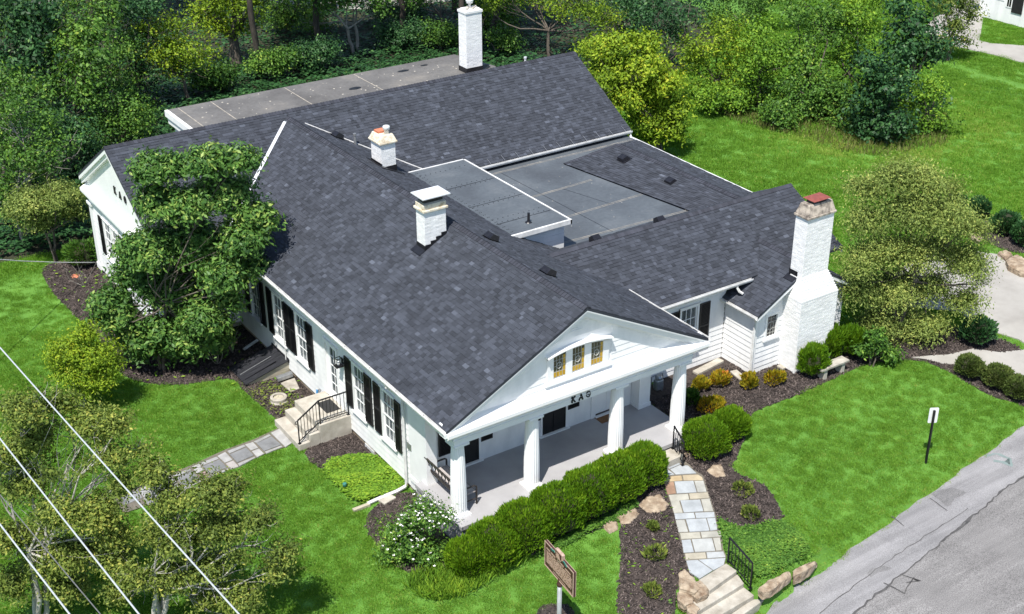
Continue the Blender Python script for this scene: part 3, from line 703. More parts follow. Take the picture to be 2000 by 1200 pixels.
def sash_window(F, ori, a0, a1, z0, z1, cols=3, rows=2, screen=False, curtain=True, par=None):
    f = fbox(F, ori); wd = MB()                                  # casing
    c = .075; f(wd, a0-c, a0, z0-.02, z1+c, -.10, .05); f(wd, a1, a1+c, z0-.02, z1+c, -.10, .05); f(wd, a0, a1, z1, z1+c, -.10, .05)
    win = wd.build('window', M['white'], par or house)
    s = MB(); f(s, a0-c-.05, a1+c+.05, z0-.07, z0-.02, -.02, .11); f(s, a0-c, a1+c, z0-.12, z0-.07, 0.0, .045); s.build('sill', M['white'], win)
    s = MB(); f(s, a0-c-.03, a1+c+.03, z1+c, z1+c+.035, 0, .075); s.build('drip_cap', M['white'], win)
    zm = (z0+z1)/2
    for part, (q0, q1, d0) in enumerate(((zm-.02, z1, .0), (z0-.02, zm+.02, -.035))):
        if screen and part == 1:
            s = MB(); f(s, a0, a1, q0, q1, -.05, .02); s.build('screen', M['screen'], win)
            s = MB(); f(s, a0, a0+.02, q0, q1, .02, .034); f(s, a1-.02, a1, q0, q1, .02, .034); f(s, (a0+a1)/2-.012, (a0+a1)/2+.012, q0, q1, .02, .034); f(s, a0, a1, q1-.02, q1, .02, .034); s.build('screen_frame', M['black'], win)
            continue
        s = MB(); st_ = .045
        f(s, a0, a0+st_, q0, q1, d0-.04, d0); f(s, a1-st_, a1, q0, q1, d0-.04, d0); f(s, a0+st_, a1-st_, q0, q0+st_, d0-.04, d0); f(s, a0+st_, a1-st_, q1-st_, q1, d0-.04, d0)
        cw = (a1-a0-2*st_)/cols; rh = (q1-q0-2*st_)/rows
        for k in range(1, cols): f(s, a0+st_+k*cw-.011, a0+st_+k*cw+.011, q0+st_, q1-st_, d0-.035, d0-.006)
        for k in range(1, rows): f(s, a0+st_, a1-st_, q0+st_+k*rh-.011, q0+st_+k*rh+.011, d0-.034, d0-.005)
        s.build('sash', M['white'], win)
        for i in range(cols):
            for j in range(rows):
                g = MB(); f(g, a0+st_+i*cw+.010, a0+st_+(i+1)*cw-.010, q0+st_+j*rh+.010, q0+st_+(j+1)*rh-.010, d0-.026, d0-.018); g.build('pane', M['glass'], win)
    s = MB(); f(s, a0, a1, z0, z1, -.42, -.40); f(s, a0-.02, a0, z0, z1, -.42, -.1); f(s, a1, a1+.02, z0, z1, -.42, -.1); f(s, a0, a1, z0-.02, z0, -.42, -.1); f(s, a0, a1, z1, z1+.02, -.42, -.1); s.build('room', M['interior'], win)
    if curtain:
        s = MB(); n = 14
        for side in (0, 1):
            w = (a1-a0)*.34; o_ = a0 if side == 0 else a1-w
            for k in range(n):
                f(s, o_+w*k/n, o_+w*(k+.9)/n, z0+.02, z1, -.14-.02*(k % 2), -.13-.02*(k % 2))
        s.build('curtain', M['curtain'], win)
    return win
def shutter(F, ori, a0, a1, z0, z1):
    f = fbox(F, ori); s = MB(); st_ = .05
    f(s, a0, a0+st_, z0, z1, .03, .07); f(s, a1-st_, a1, z0, z1, .03, .07)
    for q in (z0, (z0+z1)/2-.03, z1-st_): f(s, a0+st_, a1-st_, q, q+st_, .03, .069)
    f(s, a0+st_, a1-st_, z0+st_, z1-st_, .03, .04)
    sh = s.build('shutter', M['black'], house); sl_ = MB()
    q = z0+st_+.01
    while q < z1-st_-.05:
        if abs(q-(z0+z1)/2) > .05:
            p = [(q, .042), (q+.012, .042), (q+.045, .064), (q+.033, .064)]
            P = (lambda a, v: (F-v[1], a, v[0])) if ori == 'L' else (lambda a, v: (a, F-v[1], v[0]))
            sl_.add([P(a0+st_, v) for v in p]+[P(a1-st_, v) for v in p], [(0, 1, 2, 3), (7, 6, 5, 4), (0, 4, 5, 1), (1, 5, 6, 2), (2, 6, 7, 3), (3, 7, 4, 0)])
        q += .05
    tag(sl_.build('slats', M['black'], sh), kind='stuff')
# left long wall
wins = [(13.62, 14.42), (11.5, 12.36), (9.72, 10.56), (5.6, 6.34), (3.66, 4.42)]
op = [(a-.08, b+.08, .16, 2.1) for a, b in wins]+[(7.4, 8.4, -.12, 2.0)]
board_wall(0.0, 'L', 2.75, 15.8, -.645, 2.28, op)
for a, b in wins: sash_window(0.0, 'L', a, b, .27, 2.02)
for a, b in ((14.43, 14.88), (13.14, 13.60), (12.40, 12.86), (11.02, 11.46), (10.58, 11.0), (9.22, 9.68), (6.38, 6.86), (5.08, 5.55), (4.47, 4.93), (3.24, 3.6)): shutter(0.0, 'L', a, b, .27, 2.06)
mb = MB(); mb.box(-.045, .1, 2.75, 15.8, 2.28, 2.92); mb.box(-.075, .02, 2.75, 15.8, 2.84, 2.92); mb.box(-.07, .02, 2.75, 15.8, 2.30, 2.335); mb.build('frieze', M['white'], house)
mb = MB(); mb.box(-.50, .1, -.2, 15.78, 2.92, 3.08); mb.build('soffit', M['white'], house)
mb = MB(); mb.box(.04, .3, 2.0, 15.8, -1.25, -.645); mb.build('foundation', M['found'], house)
mb = MB(); mb.box(-.052, -.04, 7.88, 8.14, 2.36, 2.46); mb.build('wall_vent', M['flash'], house)
# corner pilaster, side of the porch
mb = MB(); mb.box(-.07, .30, 1.70, 2.72, -.35, 2.5); mb.box(-.10, .33, 1.67, 2.75, -.36, -.2); mb.box(-.10, .33, 1.67, 2.75, 2.4, 2.5); mb.box(-.06, .3, 1.7, 2.75, 2.5, 2.9); mb.box(-.05, .3, 1.7, 2.75, -.645, -.35)
mb.build('pilaster', M['white'], house, bevel=.006)
mb = MB(); mb.box(-.085, -.07, 2.58, 2.84, .74, .97); mb.build('plaque', M['grey_metal'], house)
# side door
f = fbox(0.0, 'L'); mb = MB(); f(mb, 7.40, 7.52, -.1, 2.02, -.1, .05); f(mb, 8.28, 8.40, -.1, 2.02, -.1, .05); f(mb, 7.52, 8.28, 1.92, 2.02, -.1, .05); f(mb, 7.36, 8.44, 2.02, 2.06, 0, .08)
dr = mb.build('side_door', M['white'], house)
mb = MB(); f(mb, 7.52, 7.62, -.1, 1.92, -.07, -.03); f(mb, 8.08, 8.28, -.1, 1.92, -.07, -.03); f(mb, 7.62, 8.08, -.1, .12, -.07, -.03); f(mb, 7.62, 8.08, 1.8, 1.92, -.07, -.03)
f(mb, 7.84, 7.862, .12, 1.8, -.07, -.035)
for q in (.45, .79, 1.13, 1.47): f(mb, 7.62, 8.08, q-.011, q+.011, -.069, -.036)
mb.build('door_leaf', M['white'], dr)
for i in range(2):
    for j in range(5):
        g = MB(); f(g, (7.625, 7.866)[i], (7.836, 8.075)[i], .13+j*.334, .13+j*.334+.315, -.055, -.05); g.build('pane', M['glass'], dr)
mb = MB(); f(mb, 7.6, 8.1, .1, 1.85, -.3, -.29); mb.build('curtain', M['curtain'], dr)
mb = MB(); f(mb, 7.66, 7.7, .95, 1.0, -.03, .03); mb.build('handle', M['grey_metal'], dr)
# lantern by the side door
lt = MB(); lt.box(-.04, 0, 6.98, 7.12, 1.66, 1.86); lt.box(-.30, -.04, 6.93, 7.17, 1.60, 1.64); lo = lt.build('wall_lantern', M['iron'], house)
mb = MB()
for x in (-.29, -.06):
    for y in (6.94, 7.16): mb.bar((x, y, 1.64), (x*.75-.03, 7.05+(y-7.05)*.6, 1.92), .018)
for y in (6.97, 7.13): mb.bar((-.26, y, 1.9), (-.08, y, 1.9), .02)
for x in (-.26, -.08): mb.bar((x, 6.97, 1.9), (x, 7.13, 1.9), .02)
mb.build('cage', M['iron'], lo)
mb = MB(); mb.lathe((-.17, 7.05, 1.64), [(.03, 0), (.05, .05), (.045, .12), (.01, .15)], 10); mb.build('bulb', M['white'], lo, smooth=True)
# B: front wall left part, gable wall left
board_wall(15.8, 'F', -2.85, 0.0, -.645, 2.45, [(-1.85, -.95, .2, 2.1)]); sash_window(15.8, 'F', -1.8, -1.0, .27, 2.02)
mb = MB(); mb.box(-2.9, .0, 15.74, 15.9, 2.45, 3.1); mb.box(-3.0, -.4, 15.5, 15.8, 3.1, 3.3); mb.build('frieze', M['white'], house)
mb = MB(); mb.box(-2.8, 0.1, 15.84, 16.1, -1.2, -.645); mb.box(-2.81, -2.6, 15.84, 23.3, -1.2, -.645); mb.build('foundation', M['concrete'], house)
xg = -2.85; yG0, yG1 = 15.8, 23.35
gw = [(20.2, 21.0), (21.15, 21.95), (17.4, 18.2)]
board_wall(xg, 'L', yG0, yG1, -.645, 2.3, [(a-.08, b+.08, .2, 2.1) for a, b in gw], expo=.22)
for a, b in gw: sash_window(xg, 'L', a, b, .45, 2.0, curtain=False)
for a, b in ((22.05, 22.5), (19.6, 20.1), (16.85, 17.3), (18.3, 18.75)): shutter(xg, 'L', a, b, .42, 2.05)
mb = MB(); mb.box(xg-.06, xg+.1, yG0-.05, yG1+.05, 2.3, 2.42); mb.box(xg-.03, xg+.1, yG0, yG1, 2.42, 2.75); mb.box(xg-.28, xg+.1, yG0-.2, yG1+.3, 2.75, 2.86)
mb.prism([(xg-.28, yG0-.2, 2.86), (xg-.28, yG1+.3, 2.86), (xg+.05, yG1+.3, 3.05), (xg+.05, yG0-.2, 3.05)], (0, 0, .01))
mb.build('gable_cornice', M['white'], house)
for y in (yG0+.02, yG1-.02):
    mb = MB(); mb.box(xg-.07, xg+.1, y-.2, y+.2, -.645, 2.2); mb.box(xg-.13, xg+.1, y-.26, y+.26, 2.2, 2.32); mb.box(xg-.11, xg+.1, y-.24, y+.24, -.645, -.4); mb.build('pilaster', M['white'], house, bevel=.006)
mb = MB(); mb.prism([(xg, yG0-.1, 2.85), (xg, yG1+.1, 2.85), (xg, yG1+.1, B_b(yG1+.1)-.1), (xg, yB, zB-.1), (xg, yG0-.1, B_f(yG0-.1)-.1)], (.1, 0, 0)); mb.build('gable_wall', M['white'], house)
mb = MB()
for y_e, fz in ((yBe, B_f), (2*yB-yBe, B_b)):
    mb.prism([(xBl+.01, y_e, fz(y_e)-.03), (xBl+.01, yB, zB-.03), (xBl+.01, yB, zB-.24), (xBl+.01, y_e, fz(y_e)-.24)], (.07, 0, 0))
    mb.prism([(xBl+.08, y_e, fz(y_e)-.1), (xBl+.08, yB, zB-.1), (xBl+.08, yB, zB-.42), (xBl+.08, y_e, fz(y_e)-.42)], (.16, 0, 0))
mb.build('rake_cornice', M['white'], house)
# B right gable, back wall and the rest of the shell
mb = MB(); mb.prism([(18.0, 15.6, -1), (18.0, 23.4, -1), (18.0, 23.4, 3.5), (18.0, yB, 5.7), (18.0, 15.6, 3.45)], (-.2, 0, 0)); mb.box(0, 18.0, 23.2, 23.4, -1, 3.5); mb.box(8.6, 18.0, 15.6, 15.8, 2.6, 3.3); mb.box(17.8, 18.0, 5.7, 15.6, -1, 3.05); mb.build('side_wall', M['white'], house)
mb = MB(); mb.box(9.0, 18.1, 15.585, 15.6, ZF, 3.3); mb.build('eave_shadow_strip', M['flash'], house)  # black strip standing in for the shadow gap below B's front gutter
# C front wall and gable end
cop = [(10.87, 11.85, .12, 2.1)]
board_wall(yWC, 'F', 8.35, 13.0, -.645, 2.2, [cop[0]]); sash_window(yWC, 'F', 11.0, 11.72, .27, 2.0)
for a, b in ((10.42, 10.9), (11.82, 12.28)): shutter(yWC, 'F', a, b, .25, 2.04)
mb = MB(); mb.box(8.4, 13.0, yWC-.045, yWC+.1, 2.2, 2.5); mb.box(8.4, 13.9, yCe+.1, yWC+.1, 2.5, 2.62); mb.build('frieze', M['white'], house)
mb = MB(); mb.prism([(18.0, yWC, -1), (18.0, 7.6, -1), (18.0, 7.6, 3.1), (18.0, yC, zC-.08), (18.0, yWC, C_f(yWC)-.08)], (-.15, 0, 0)); mb.build('gable_wall', M['white'], house)
mb = MB(); mb.prism([(xCr-.01, yCe, zCe-.03), (xCr-.01, yC, zC-.03), (xCr-.01, yC, zC-.22), (xCr-.01, yCe, zCe-.22)], (-.06, 0, 0)); mb.build('rake_cornice', M['white'], house)
mb = MB(); mb.box(8.4, 13.0, yWC+.02, yWC+.2, -1.0, -.645); mb.build('foundation', M['found'], house)
# E: bump-out with side wall, front wall and little leaded window
board_wall(13.05, 'L', 1.75, 3.25, -.645, 1.75)
mb = MB(); mb.box(13.0, 13.15, 1.75, 3.25, 1.75, 1.98); mb.box(12.9, 13.1, 1.5, 3.25, 1.84, 1.93); mb.build('frieze', M['white'], house)
board_wall(1.73, 'F', 13.05, 17.3, -.645, 1.9, [(13.56, 14.1, .83, 1.68)])
mb = MB(); mb.prism([(13.05, 1.73, 1.9), (17.29, 1.73, 1.9), (xE, 1.73, zE-.1), ], (0, .12, 0)); mb.build('gable_wall', M['board'], house)
mb = MB(); mb.prism([(xEl+.01, yEv+.01, zEe-.02), (xE, yEv+.01, zE-.02), (xE, yEv+.01, zE-.22), (xEl+.01, yEv+.01, zEe-.2)], (0, .06, 0)); mb.prism([(xEr-.01, yEv+.01, zEe-.02), (xE, yEv+.01, zE-.02), (xE, yEv+.01, zE-.22), (xEr-.01, yEv+.01, zEe-.2)], (0, .06, 0)); mb.prism([(xEl+.1, yEv+.07, zEe-.1), (xE, yEv+.07, zE-.12), (xE, yEv+.07, zE-.2), (xEl+.1, yEv+.07, zEe-.18)], (0, .24, 0)); mb.build('rake_cornice', M['white'], house)
mb = MB(); mb.box(13.01, 13.14, 1.69, 1.80, -.645, 1.86); mb.build('corner_board', M['white'], house)
mb = MB(); mb.box(13.08, 14.3, 1.78, 2.0, -1, -.645); mb.build('foundation', M['found'], house)
mb = MB(); fb = fbox(1.73, 'F')
for q in ((13.52, 13.6, .8, 1.76), (14.06, 14.14, .8, 1.76), (13.6, 14.06, 1.66, 1.76)): fb(mb, *q, -.06, .04)
fb(mb, 13.46, 14.2, .72, .8, -.02, .09); lw = mb.build('leaded_window', M['white'], house)
mb = MB(); fb(mb, 13.6, 14.06, .8, 1.66, -.05, -.04); mb.build('glass', M['dkglass'], lw)
mb = MB()
for a in (13.69, 13.83, 13.97): fb(mb, a-.006, a+.006, .8, 1.66, -.04, -.028)
for q in (.95, 1.1, 1.36, 1.51): fb(mb, 13.6, 14.06, q-.006, q+.006, -.04, -.029)
mb.tube([(13.83+.13*math.cos(t), 1.765, 1.23+.16*math.sin(t)) for t in np.linspace(0, 6.283, 17)], .009, 5); mb.build('lead_came', M['lead'], lw)
# right part of E's front: window with sill
mb = MB(); fb(mb, 16.25, 16.75, .9, 1.8, -.02, .04); mb.build('window', M['dkglass'], house)
mb = MB(); fb(mb, 16.15, 16.95, .78, .9, 0, .1); mb.build('sill', M['white'], house)

# ---- porch
pf = MB(); pf.box(-.32, 8.42, -.61, 2.0, -.14, 0); pfo = pf.build('porch_floor', M['floor'], house, bevel=.008)
mb = MB(); mb.box(-.27, 8.37, -.56, 2.0, -1.0, -.14); mb.build('porch_base', M['floor'], house)
pop = [(1.0, 1.95, .0, 2.1), (4.28, 5.23, .0, 2.1), (6.35, 7.35, 0, 2.2)]
board_wall(1.98, 'F', .30, 7.86, 0.0, 2.5, pop)
for a, b in ((1.02, 1.93), (4.3, 5.21)): sash_window(1.98, 'F', a, b, .08, 1.95, screen=True)
for a, b in ((.50, .95), (2.0, 2.42), (3.78, 4.22), (5.28, 5.72)): shutter(1.98, 'F', a, b, .69, 2.0)
f = fbox(1.98, 'F'); mb = MB(); f(mb, 6.22, 6.40, 0, 2.25, -.02, .05); f(mb, 7.30, 7.48, 0, 2.25, -.02, .05); f(mb, 6.40, 7.30, 2.08, 2.25, -.02, .05); f(mb, 6.38, 7.32, 0, .05, 0, .12)
dr = mb.build('front_door', M['white'], house)
mb = MB(); f(mb, 6.40, 7.30, .05, 2.08, -.05, -.01); f(mb, 6.40, 6.52, .05, 2.08, -.01, .012); f(mb, 7.18, 7.30, .05, 2.08, -.01, .012); f(mb, 6.52, 7.18, .05, .17, -.01, .012); f(mb, 6.52, 7.18, 1.96, 2.08, -.01, .012)
f(mb, 6.86, 6.9, .17, 1.96, -.01, .008); mb.build('door_leaf', M['white'], dr)
mb = MB(); f(mb, 6.40, 7.30, .05, .11, .013, .02); mb.build('kick_strip', M['bench_metal'], dr)
mb = MB(); f(mb, 7.2, 7.24, .98, 1.1, .012, .06); mb.build('handle', M['grey_metal'], dr)
mb = MB(); mb.box(7.88, 8.34, 1.55, 2.3, 0, 2.5); mb.box(7.85, 8.37, 1.52, 2.3, 0, .14); mb.box(7.85, 8.37, 1.52, 2.3, 2.4, 2.5); mb.build('pilaster', M['white'], house, bevel=.006)
board_wall(8.35, 'R', 2.0, 3.25, -.645, 2.5)
mb = MB(); mb.box(-.2, 8.42, -.2, 1.98, 2.52, 2.58); mb.build('porch_ceiling', M['white'], house)
# entablature and pediment
mb = MB(); mb.box(-.24, 8.46, -.22, .22, 2.5, 2.9); mb.box(-.24, .2, .22, 1.9, 2.5, 2.9); mb.box(8.02, 8.46, .22, 3.2, 2.5, 2.9); mb.box(-.27, 8.49, -.25, .22, 2.66, 2.70); mb.build('entablature', M['white'], house, bevel=.005)
mb = MB(); mb.prism([(-.55, .0, 2.9), (-.55, -.40, 2.9), (-.55, -.47, 2.98), (-.55, -.47, 3.09), (-.55, -.40, 3.12), (-.55, -.06, 3.26), (-.55, .05, 3.26)], (9.46, 0, 0)); mb.build('cornice', M['white'], house)
ty = MB(); ty.prism([(-.2, -.10, 3.1), (8.56, -.10, 3.1), (xA, -.10, zA-.18)], (0, .1, 0)); tyo = ty.build('pediment', M['white'], house)
for z in np.arange(3.28, 5.2, .2):
    zt = z+.2; a0, a1 = vx(zt)+.55, 2*xA-vx(zt)-.55
    segs = [(a0, a1)]
    if zt > 3.36 and z < 4.52: segs = [(a0, 2.98), (5.32, a1)]
    for a, b in segs:
        if b-a > .1: bb = MB(); bb.add([(a, -.101, z), (a, -.118, z), (a, -.106, zt-.004), (a, -.101, zt-.004), (b, -.101, z), (b, -.118, z), (b, -.106, zt-.004), (b, -.101, zt-.004)], [(0, 1, 2, 3), (7, 6, 5, 4), (0, 4, 5, 1), (1, 5, 6, 2), (2, 6, 7, 3), (3, 7, 4, 0)]); bb.build('board', M['board'], tyo)
mb = MB()
for sgn in (-1, 1):
    xe = exL if sgn < 0 else exR
    def lay(d0, d1, y0, y1, cut=0.0):
        x_e = xe-sgn*cut; zz = A_l(x_e) if sgn < 0 else A_r(x_e)
        mb.prism([(x_e, y0, zz-d0), (xA, y0, zA-d0), (xA, y0, zA-d1), (x_e, y0, zz-d1)], (0, y1-y0, 0))
    lay(.02, .13, yV+.005, yV+.075); lay(.10, .21, yV+.045, yV+.13, .08); lay(.14, .32, yV+.09, -.02, .30); lay(.30, .40, -.16, -.02, .5)
mb.build('rake_cornice', M['white'], house)
mb = MB(); mb.box(exL-.06, exL+.36, yV-.01, -.1, 3.0, 3.14); mb.box(exR-.36, exR+.06, yV-.01, -.1, 3.0, 3.14); mb.box(8.46, 8.86, -.3, 3.7, 2.92, 3.08); mb.build('cornice_return', M['white'], house)
mb = MB()
for k in range(3):
    z = 4.86+k*.07; w = .36-.13*k
    mb.box(xA-.35-w*.2, xA-.35+w, -.135, -.10, z, z+.03)
mb.build('louvre', M['board'], tyo)
# triple stained glass window in the pediment
def arch(x): return 4.34-.10*((x-4.09)/.95)**2
mb = MB(); mb.box(2.96, 5.24, -.145, -.10, 3.44, 3.50); mb.box(2.90, 5.30, -.21, -.10, 3.36, 3.44)
for a, b in ((2.98, 3.2), (3.64, 3.87), (4.31, 4.55), (4.99, 5.2)): mb.prism([(a, -.15, 3.5), (b, -.15, 3.5), (b, -.15, arch(b)+.02), (a, -.15, arch(a)+.02)], (0, .05, 0))
xs_ = np.linspace(2.98, 5.2, 17)
for a, b in zip(xs_[:-1], xs_[1:]): mb.prism([(a, -.15, arch(a)-.005), (b, -.15, arch(b)-.005), (b, -.15, arch(b)+.11), (a, -.15, arch(a)+.11)], (0, .05, 0))
sg = mb.build('stained_glass_window', M['white'], house)
mb = MB(); xs_ = np.linspace(2.92, 5.26, 17)
for a, b in zip(xs_[:-1], xs_[1:]): mb.prism([(a, -.30, arch(a)+.11), (b, -.30, arch(b)+.11), (b, -.30, arch(b)+.15), (a, -.30, arch(a)+.15)], (0, .20, 0))
mb.build('hood_mould', M['white'], sg)
for (a, b) in ((3.205, 3.635), (3.875, 4.305), (4.555, 4.985)):
    c = (a+b)/2; g0 = 3.55
    top = lambda x: arch(x)-.03
    mb = MB(); mb.prism([(a, -.125, g0), (b, -.125, g0), (b, -.125, top(b)), (c, -.125, top(c)), (a, -.125, top(a))], (0, .012, 0)); gl = mb.build('olive_glass', M['olive'], sg)
    w = (b-a)/4
    for k in range(4): bx_ = MB(); bx_.box(a+k*w+.006, a+(k+1)*w-.006, -.130, -.125, g0, g0+.17); bx_.build('amber_pane', M['amber'], sg)
    for k in range(4): bx_ = MB(); bx_.box(b-.085, b-.006, -.130, -.125, g0+.18+k*.125, min(g0+.18+k*.125+.115, top(b)-.01)); bx_.build('amber_pane', M['amber'], sg)
    mb = MB()
    for k in range(5): x = a+k*w; mb.box(x-.005, x+.005, -.134, -.125, g0, min(top(x), top(a)))
    for z in (g0+.175, g0+.36, g0+.55): mb.box(a, b, -.1335, -.125, z-.005, z+.005)
    mb.tube([(c-.02+.085*math.cos(t), -.136, g0+.37+.10*math.sin(t)) for t in np.linspace(0, 6.283, 17)], .012, 5)
    mb.build('lead_came', M['lead'], sg)
# letters
def letter(kind, org, ux, h, par, th=.03, out=(0, -1, 0)):
    org = np.array(org, float); ux = np.array(ux, float); out = np.array(out, float); up_ = np.array((0, 0, 1.0)); w = h*.78; mb = MB()
    P = lambda a, b: org+ux*a*w+up_*b*h+out*.02
    def st_(a, b, k=1.0): mb.bar(P(*a), P(*b), th*1.1*k, th, upv=out)
    if kind == 'K':
        st_((.12, 0), (.12, 1), 1.5); st_((.12, .45), (.8, 1)); st_((.35, .58), (.85, 0), 1.4)
        for a in ((0, 0), (0, 1)): st_(a, (.28, a[1]))
        st_((.65, 1), (.95, 1)); st_((.68, 0), (1, 0))
    elif kind == 'A':
        st_((.08, 0), (.5, 1)); st_((.5, 1), (.92, 0), 1.5); st_((.25, .34), (.75, .34)); st_((-.05, 0), (.22, 0)); st_((.76, 0), (1.06, 0))
    else:
        mb.tube([P(.5+.48*math.cos(t), .5+.5*math.sin(t)) for t in np.linspace(0, 6.283, 25)], th*.62, 6); st_((.32, .5), (.68, .5), 1.2)
    return mb.build('letter', M['iron'], par or house)
for k, x in zip('KAO', (3.80, 4.07, 4.34)): letter(k, (x, -.22, 2.56), (1, 0, 0), .19, house, .026)
for k, y in zip('KAO', (19.82, 19.26, 18.70)): letter(k, (xg, y, 3.90), (0, -1, 0), .27, house, .035, (-1, 0, 0))
# columns
for x in (0, 2.55, 5.70, 8.19):
    mb = MB(); mb.lathe((x, 0, 0), [(.235, .16), (.238, .5), (.232, 1.0), (.218, 1.6), (.198, 2.1), (.182, 2.34)], 100, .055, 20); co = mb.build('column', M['white'], house, smooth=False)
    mb = MB(); mb.box(x-.262, x+.262, -.262, .262, 0, .05); mb.lathe((x, 0, 0), [(.258, .05), (.268, .08), (.258, .11), (.24, .13), (.233, .165)], 32); mb.build('base', M['white'], co, smooth=False)
    mb = MB(); mb.lathe((x, 0, 0), [(.182, 2.33), (.195, 2.345), (.185, 2.36), (.19, 2.38), (.235, 2.43)], 32); mb.box(x-.25, x+.25, -.25, .25, 2.43, 2.5); mb.build('capital', M['white'], co)
# ---- gutters and downspouts
def gutter(p, q, out, par=None, w=.115, h=.115):
    p = np.array(p, float); q = np.array(q, float); out = np.array(out, float)
    prof = [(0, 0), (0, -h), (w*.65, -h), (w, -h*.35), (w, .005), (w-.015, .005), (w-.015, -h*.3), (w*.6, -h+.02), (.015, -h+.02), (.015, 0)]
    mb = MB(); mb.prism([p+out*a+np.array((0, 0, b)) for a, b in prof], q-p)
    o_ = mb.build('gutter', M['gutter'], house)
    return o_
g1 = gutter((exL+.005, yV+.02, zE_-.02), (exL+.005, 15.3, zE_-.02), (-1, 0, 0))
mb = MB()
for y in np.arange(.8, 15, 1.6): mb.box(exL-.11, exL-.005, y-.012, y+.012, zE_-.03, zE_-.018)
mb.build('gutter_strap', M['gutter'], g1)
gutter((exR-.005, 3.7, zE_-.02), (exR-.005, yV+.02, zE_-.02), (1, 0, 0))
g2 = gutter((8.75, yBe+.005, zBe-.02), (xBr, yBe+.005, zBe-.02), (0, -1, 0))
gutter((xBl+.1, yBe+.005, zBe-.02), (vlx-.25, yBe+.005, zBe-.02), (0, -1, 0))
for k in range(13):
    x = 9.7+k*.69; mb = MB(); mb.bar((x, yBe-.1, zBe+.03), (x, yBe+.2, zBe+.17), .016, .014); mb.build('gutter_hanger', M['grey_metal'], g2)
gutter((9.0, yCe+.005, zCe-.02), (13.75, yCe+.005, zCe-.02), (0, -1, 0))
gutter((xEl+.005, yEv, zEe-.02), (xEl+.005, yWC, zEe-.02), (-1, 0, 0))
gutter((15.6, 6.3, 3.0), (xCr, 6.3, 3.0), (0, -1, 0)) if False else None
def spout(pts, name='downspout', r=.045):
    mb = MB(); mb.tube(pts, r, 6); return mb.build(name, M['gutter'], house)
spout([(exL-.05, 2.95, 3.09), (exL-.05, 2.95, 3.0), (-.10, 2.95, 2.55), (-.10, 2.95, -.60), (-.16, 2.92, -.70)])
g_ = [(-.16, 2.92, -.70)]+[tuple(G(u, v, .08)) for u, v in ((775, 960), (745, 972), (718, 984))]
spout(g_, r=.06)
spout([(12.79, 1.5, 1.9), (12.95, 1.62, 1.7), (12.97, 1.66, 1.5), (12.97, 1.66, -.55)])
spout([(13.05, yCe-.05, 2.58), (13.05, yCe-.05, 2.50), (13.1, yCe-.12, 2.38), (13.2, yCe-.2, 2.30)], r=.05)
spout([(18.3, yBe-.05, 3.3), (18.3, yBe-.05, 3.2), (18.2, yBe-.2, 3.0)])
spout([(exL-.05, 11.55, 3.1), (-.08, 11.55, 2.75), (-.08, 11.55, -.4)], r=.02)
mb = MB(); mb.bar((-.1, 14.0, -.62), (-.75, 13.8, -.72), .09, .06); mb.build('drain_spout', M['gutter'], house)
# basement window by the groundcover, sill stones, hose bib
mb = MB(); mb.box(-.02, .05, 5.15, 5.8, -1.15, -.70); bw = mb.build('basement_window', M['concrete_dk'], house)
for i in range(3):
    for j in range(2): b_ = MB(); b_.box(-.035, -.02, 5.17+i*.21, 5.36+i*.21, -1.13+j*.22, -.93+j*.22); b_.build('glass_block', M['metal'], bw)
# ---- roof vents
def roof_vent(c, along, down, hgt=.13, w=.34):
    c = np.array(c, float); al = np.array(along, float); dnv = np.array(down, float); dnv /= np.linalg.norm(dnv); n = np.cross(al, dnv); n *= np.sign(n[2])
    mb = MB(); a, b = al*w/2, dnv*w/2
    mb.add([c-a-b, c+a-b, c+a+b, c-a+b, c-a*.85-b*.4+n*hgt, c+a*.85-b*.4+n*hgt, c+a*.85+b*.9+n*hgt*.85, c-a*.85+b*.9+n*hgt*.85], FACES6)
    mb.add([c-a*1.25-b*1.2+n*.03, c+a*1.25-b*1.2+n*.03, c+a*1.25+b*1.1+n*.035, c-a*1.25+b*1.1+n*.035], [(0, 1, 2, 3)])
    return mb.build('roof_vent', M['vent'], rf)
def onA(u, v):
    r = ray(u, v); n = np.array((sA, 0, 1)); return CAM+r*((zA+sA*xA-n@CAM)/(n@r))
for u, v in ((658, 264), (958, 463), (1069, 531)): p = onA(u, v+5); roof_vent(p+np.array((0, 0, .03)), (0, 1, 0), (1, 0, -sA), .2, .40)
for u, v in ((1219, 308), (1311, 353)):
    nD = np.cross(D10-D00, D01-D00); r_ = ray(u, v+6); p = CAM+r_*((nD @ D00-nD @ CAM)/(nD @ r_)); roof_vent(p+np.array((0, 0, .04)), (0, 1, 0), (-1, 0, -.3), .2, .40)
for x in (9.3, 12.15): roof_vent((x, yC+.28, C_b(yC+.28)+.02), (1, 0, 0), (0, 1, -sC), .2)
p = onA(694, 283); mb = MB(); mb.lathe(p-np.array((0, 0, .05)), [(.10, 0), (.06, .06), (.055, .42), (.07, .44), (.065, .52)], 12); mb.build('vent_pipe', M['grey_metal'], rf)
p = plane(1026, 115, 1, yB+.6); mb = MB(); mb.lathe((p[0], p[1], p[2]-.3), [(.05, -.3), (.05, .3), (.07, .32), (.07, .38)], 10); mb.build('vent_pipe', M['metal'], rf)
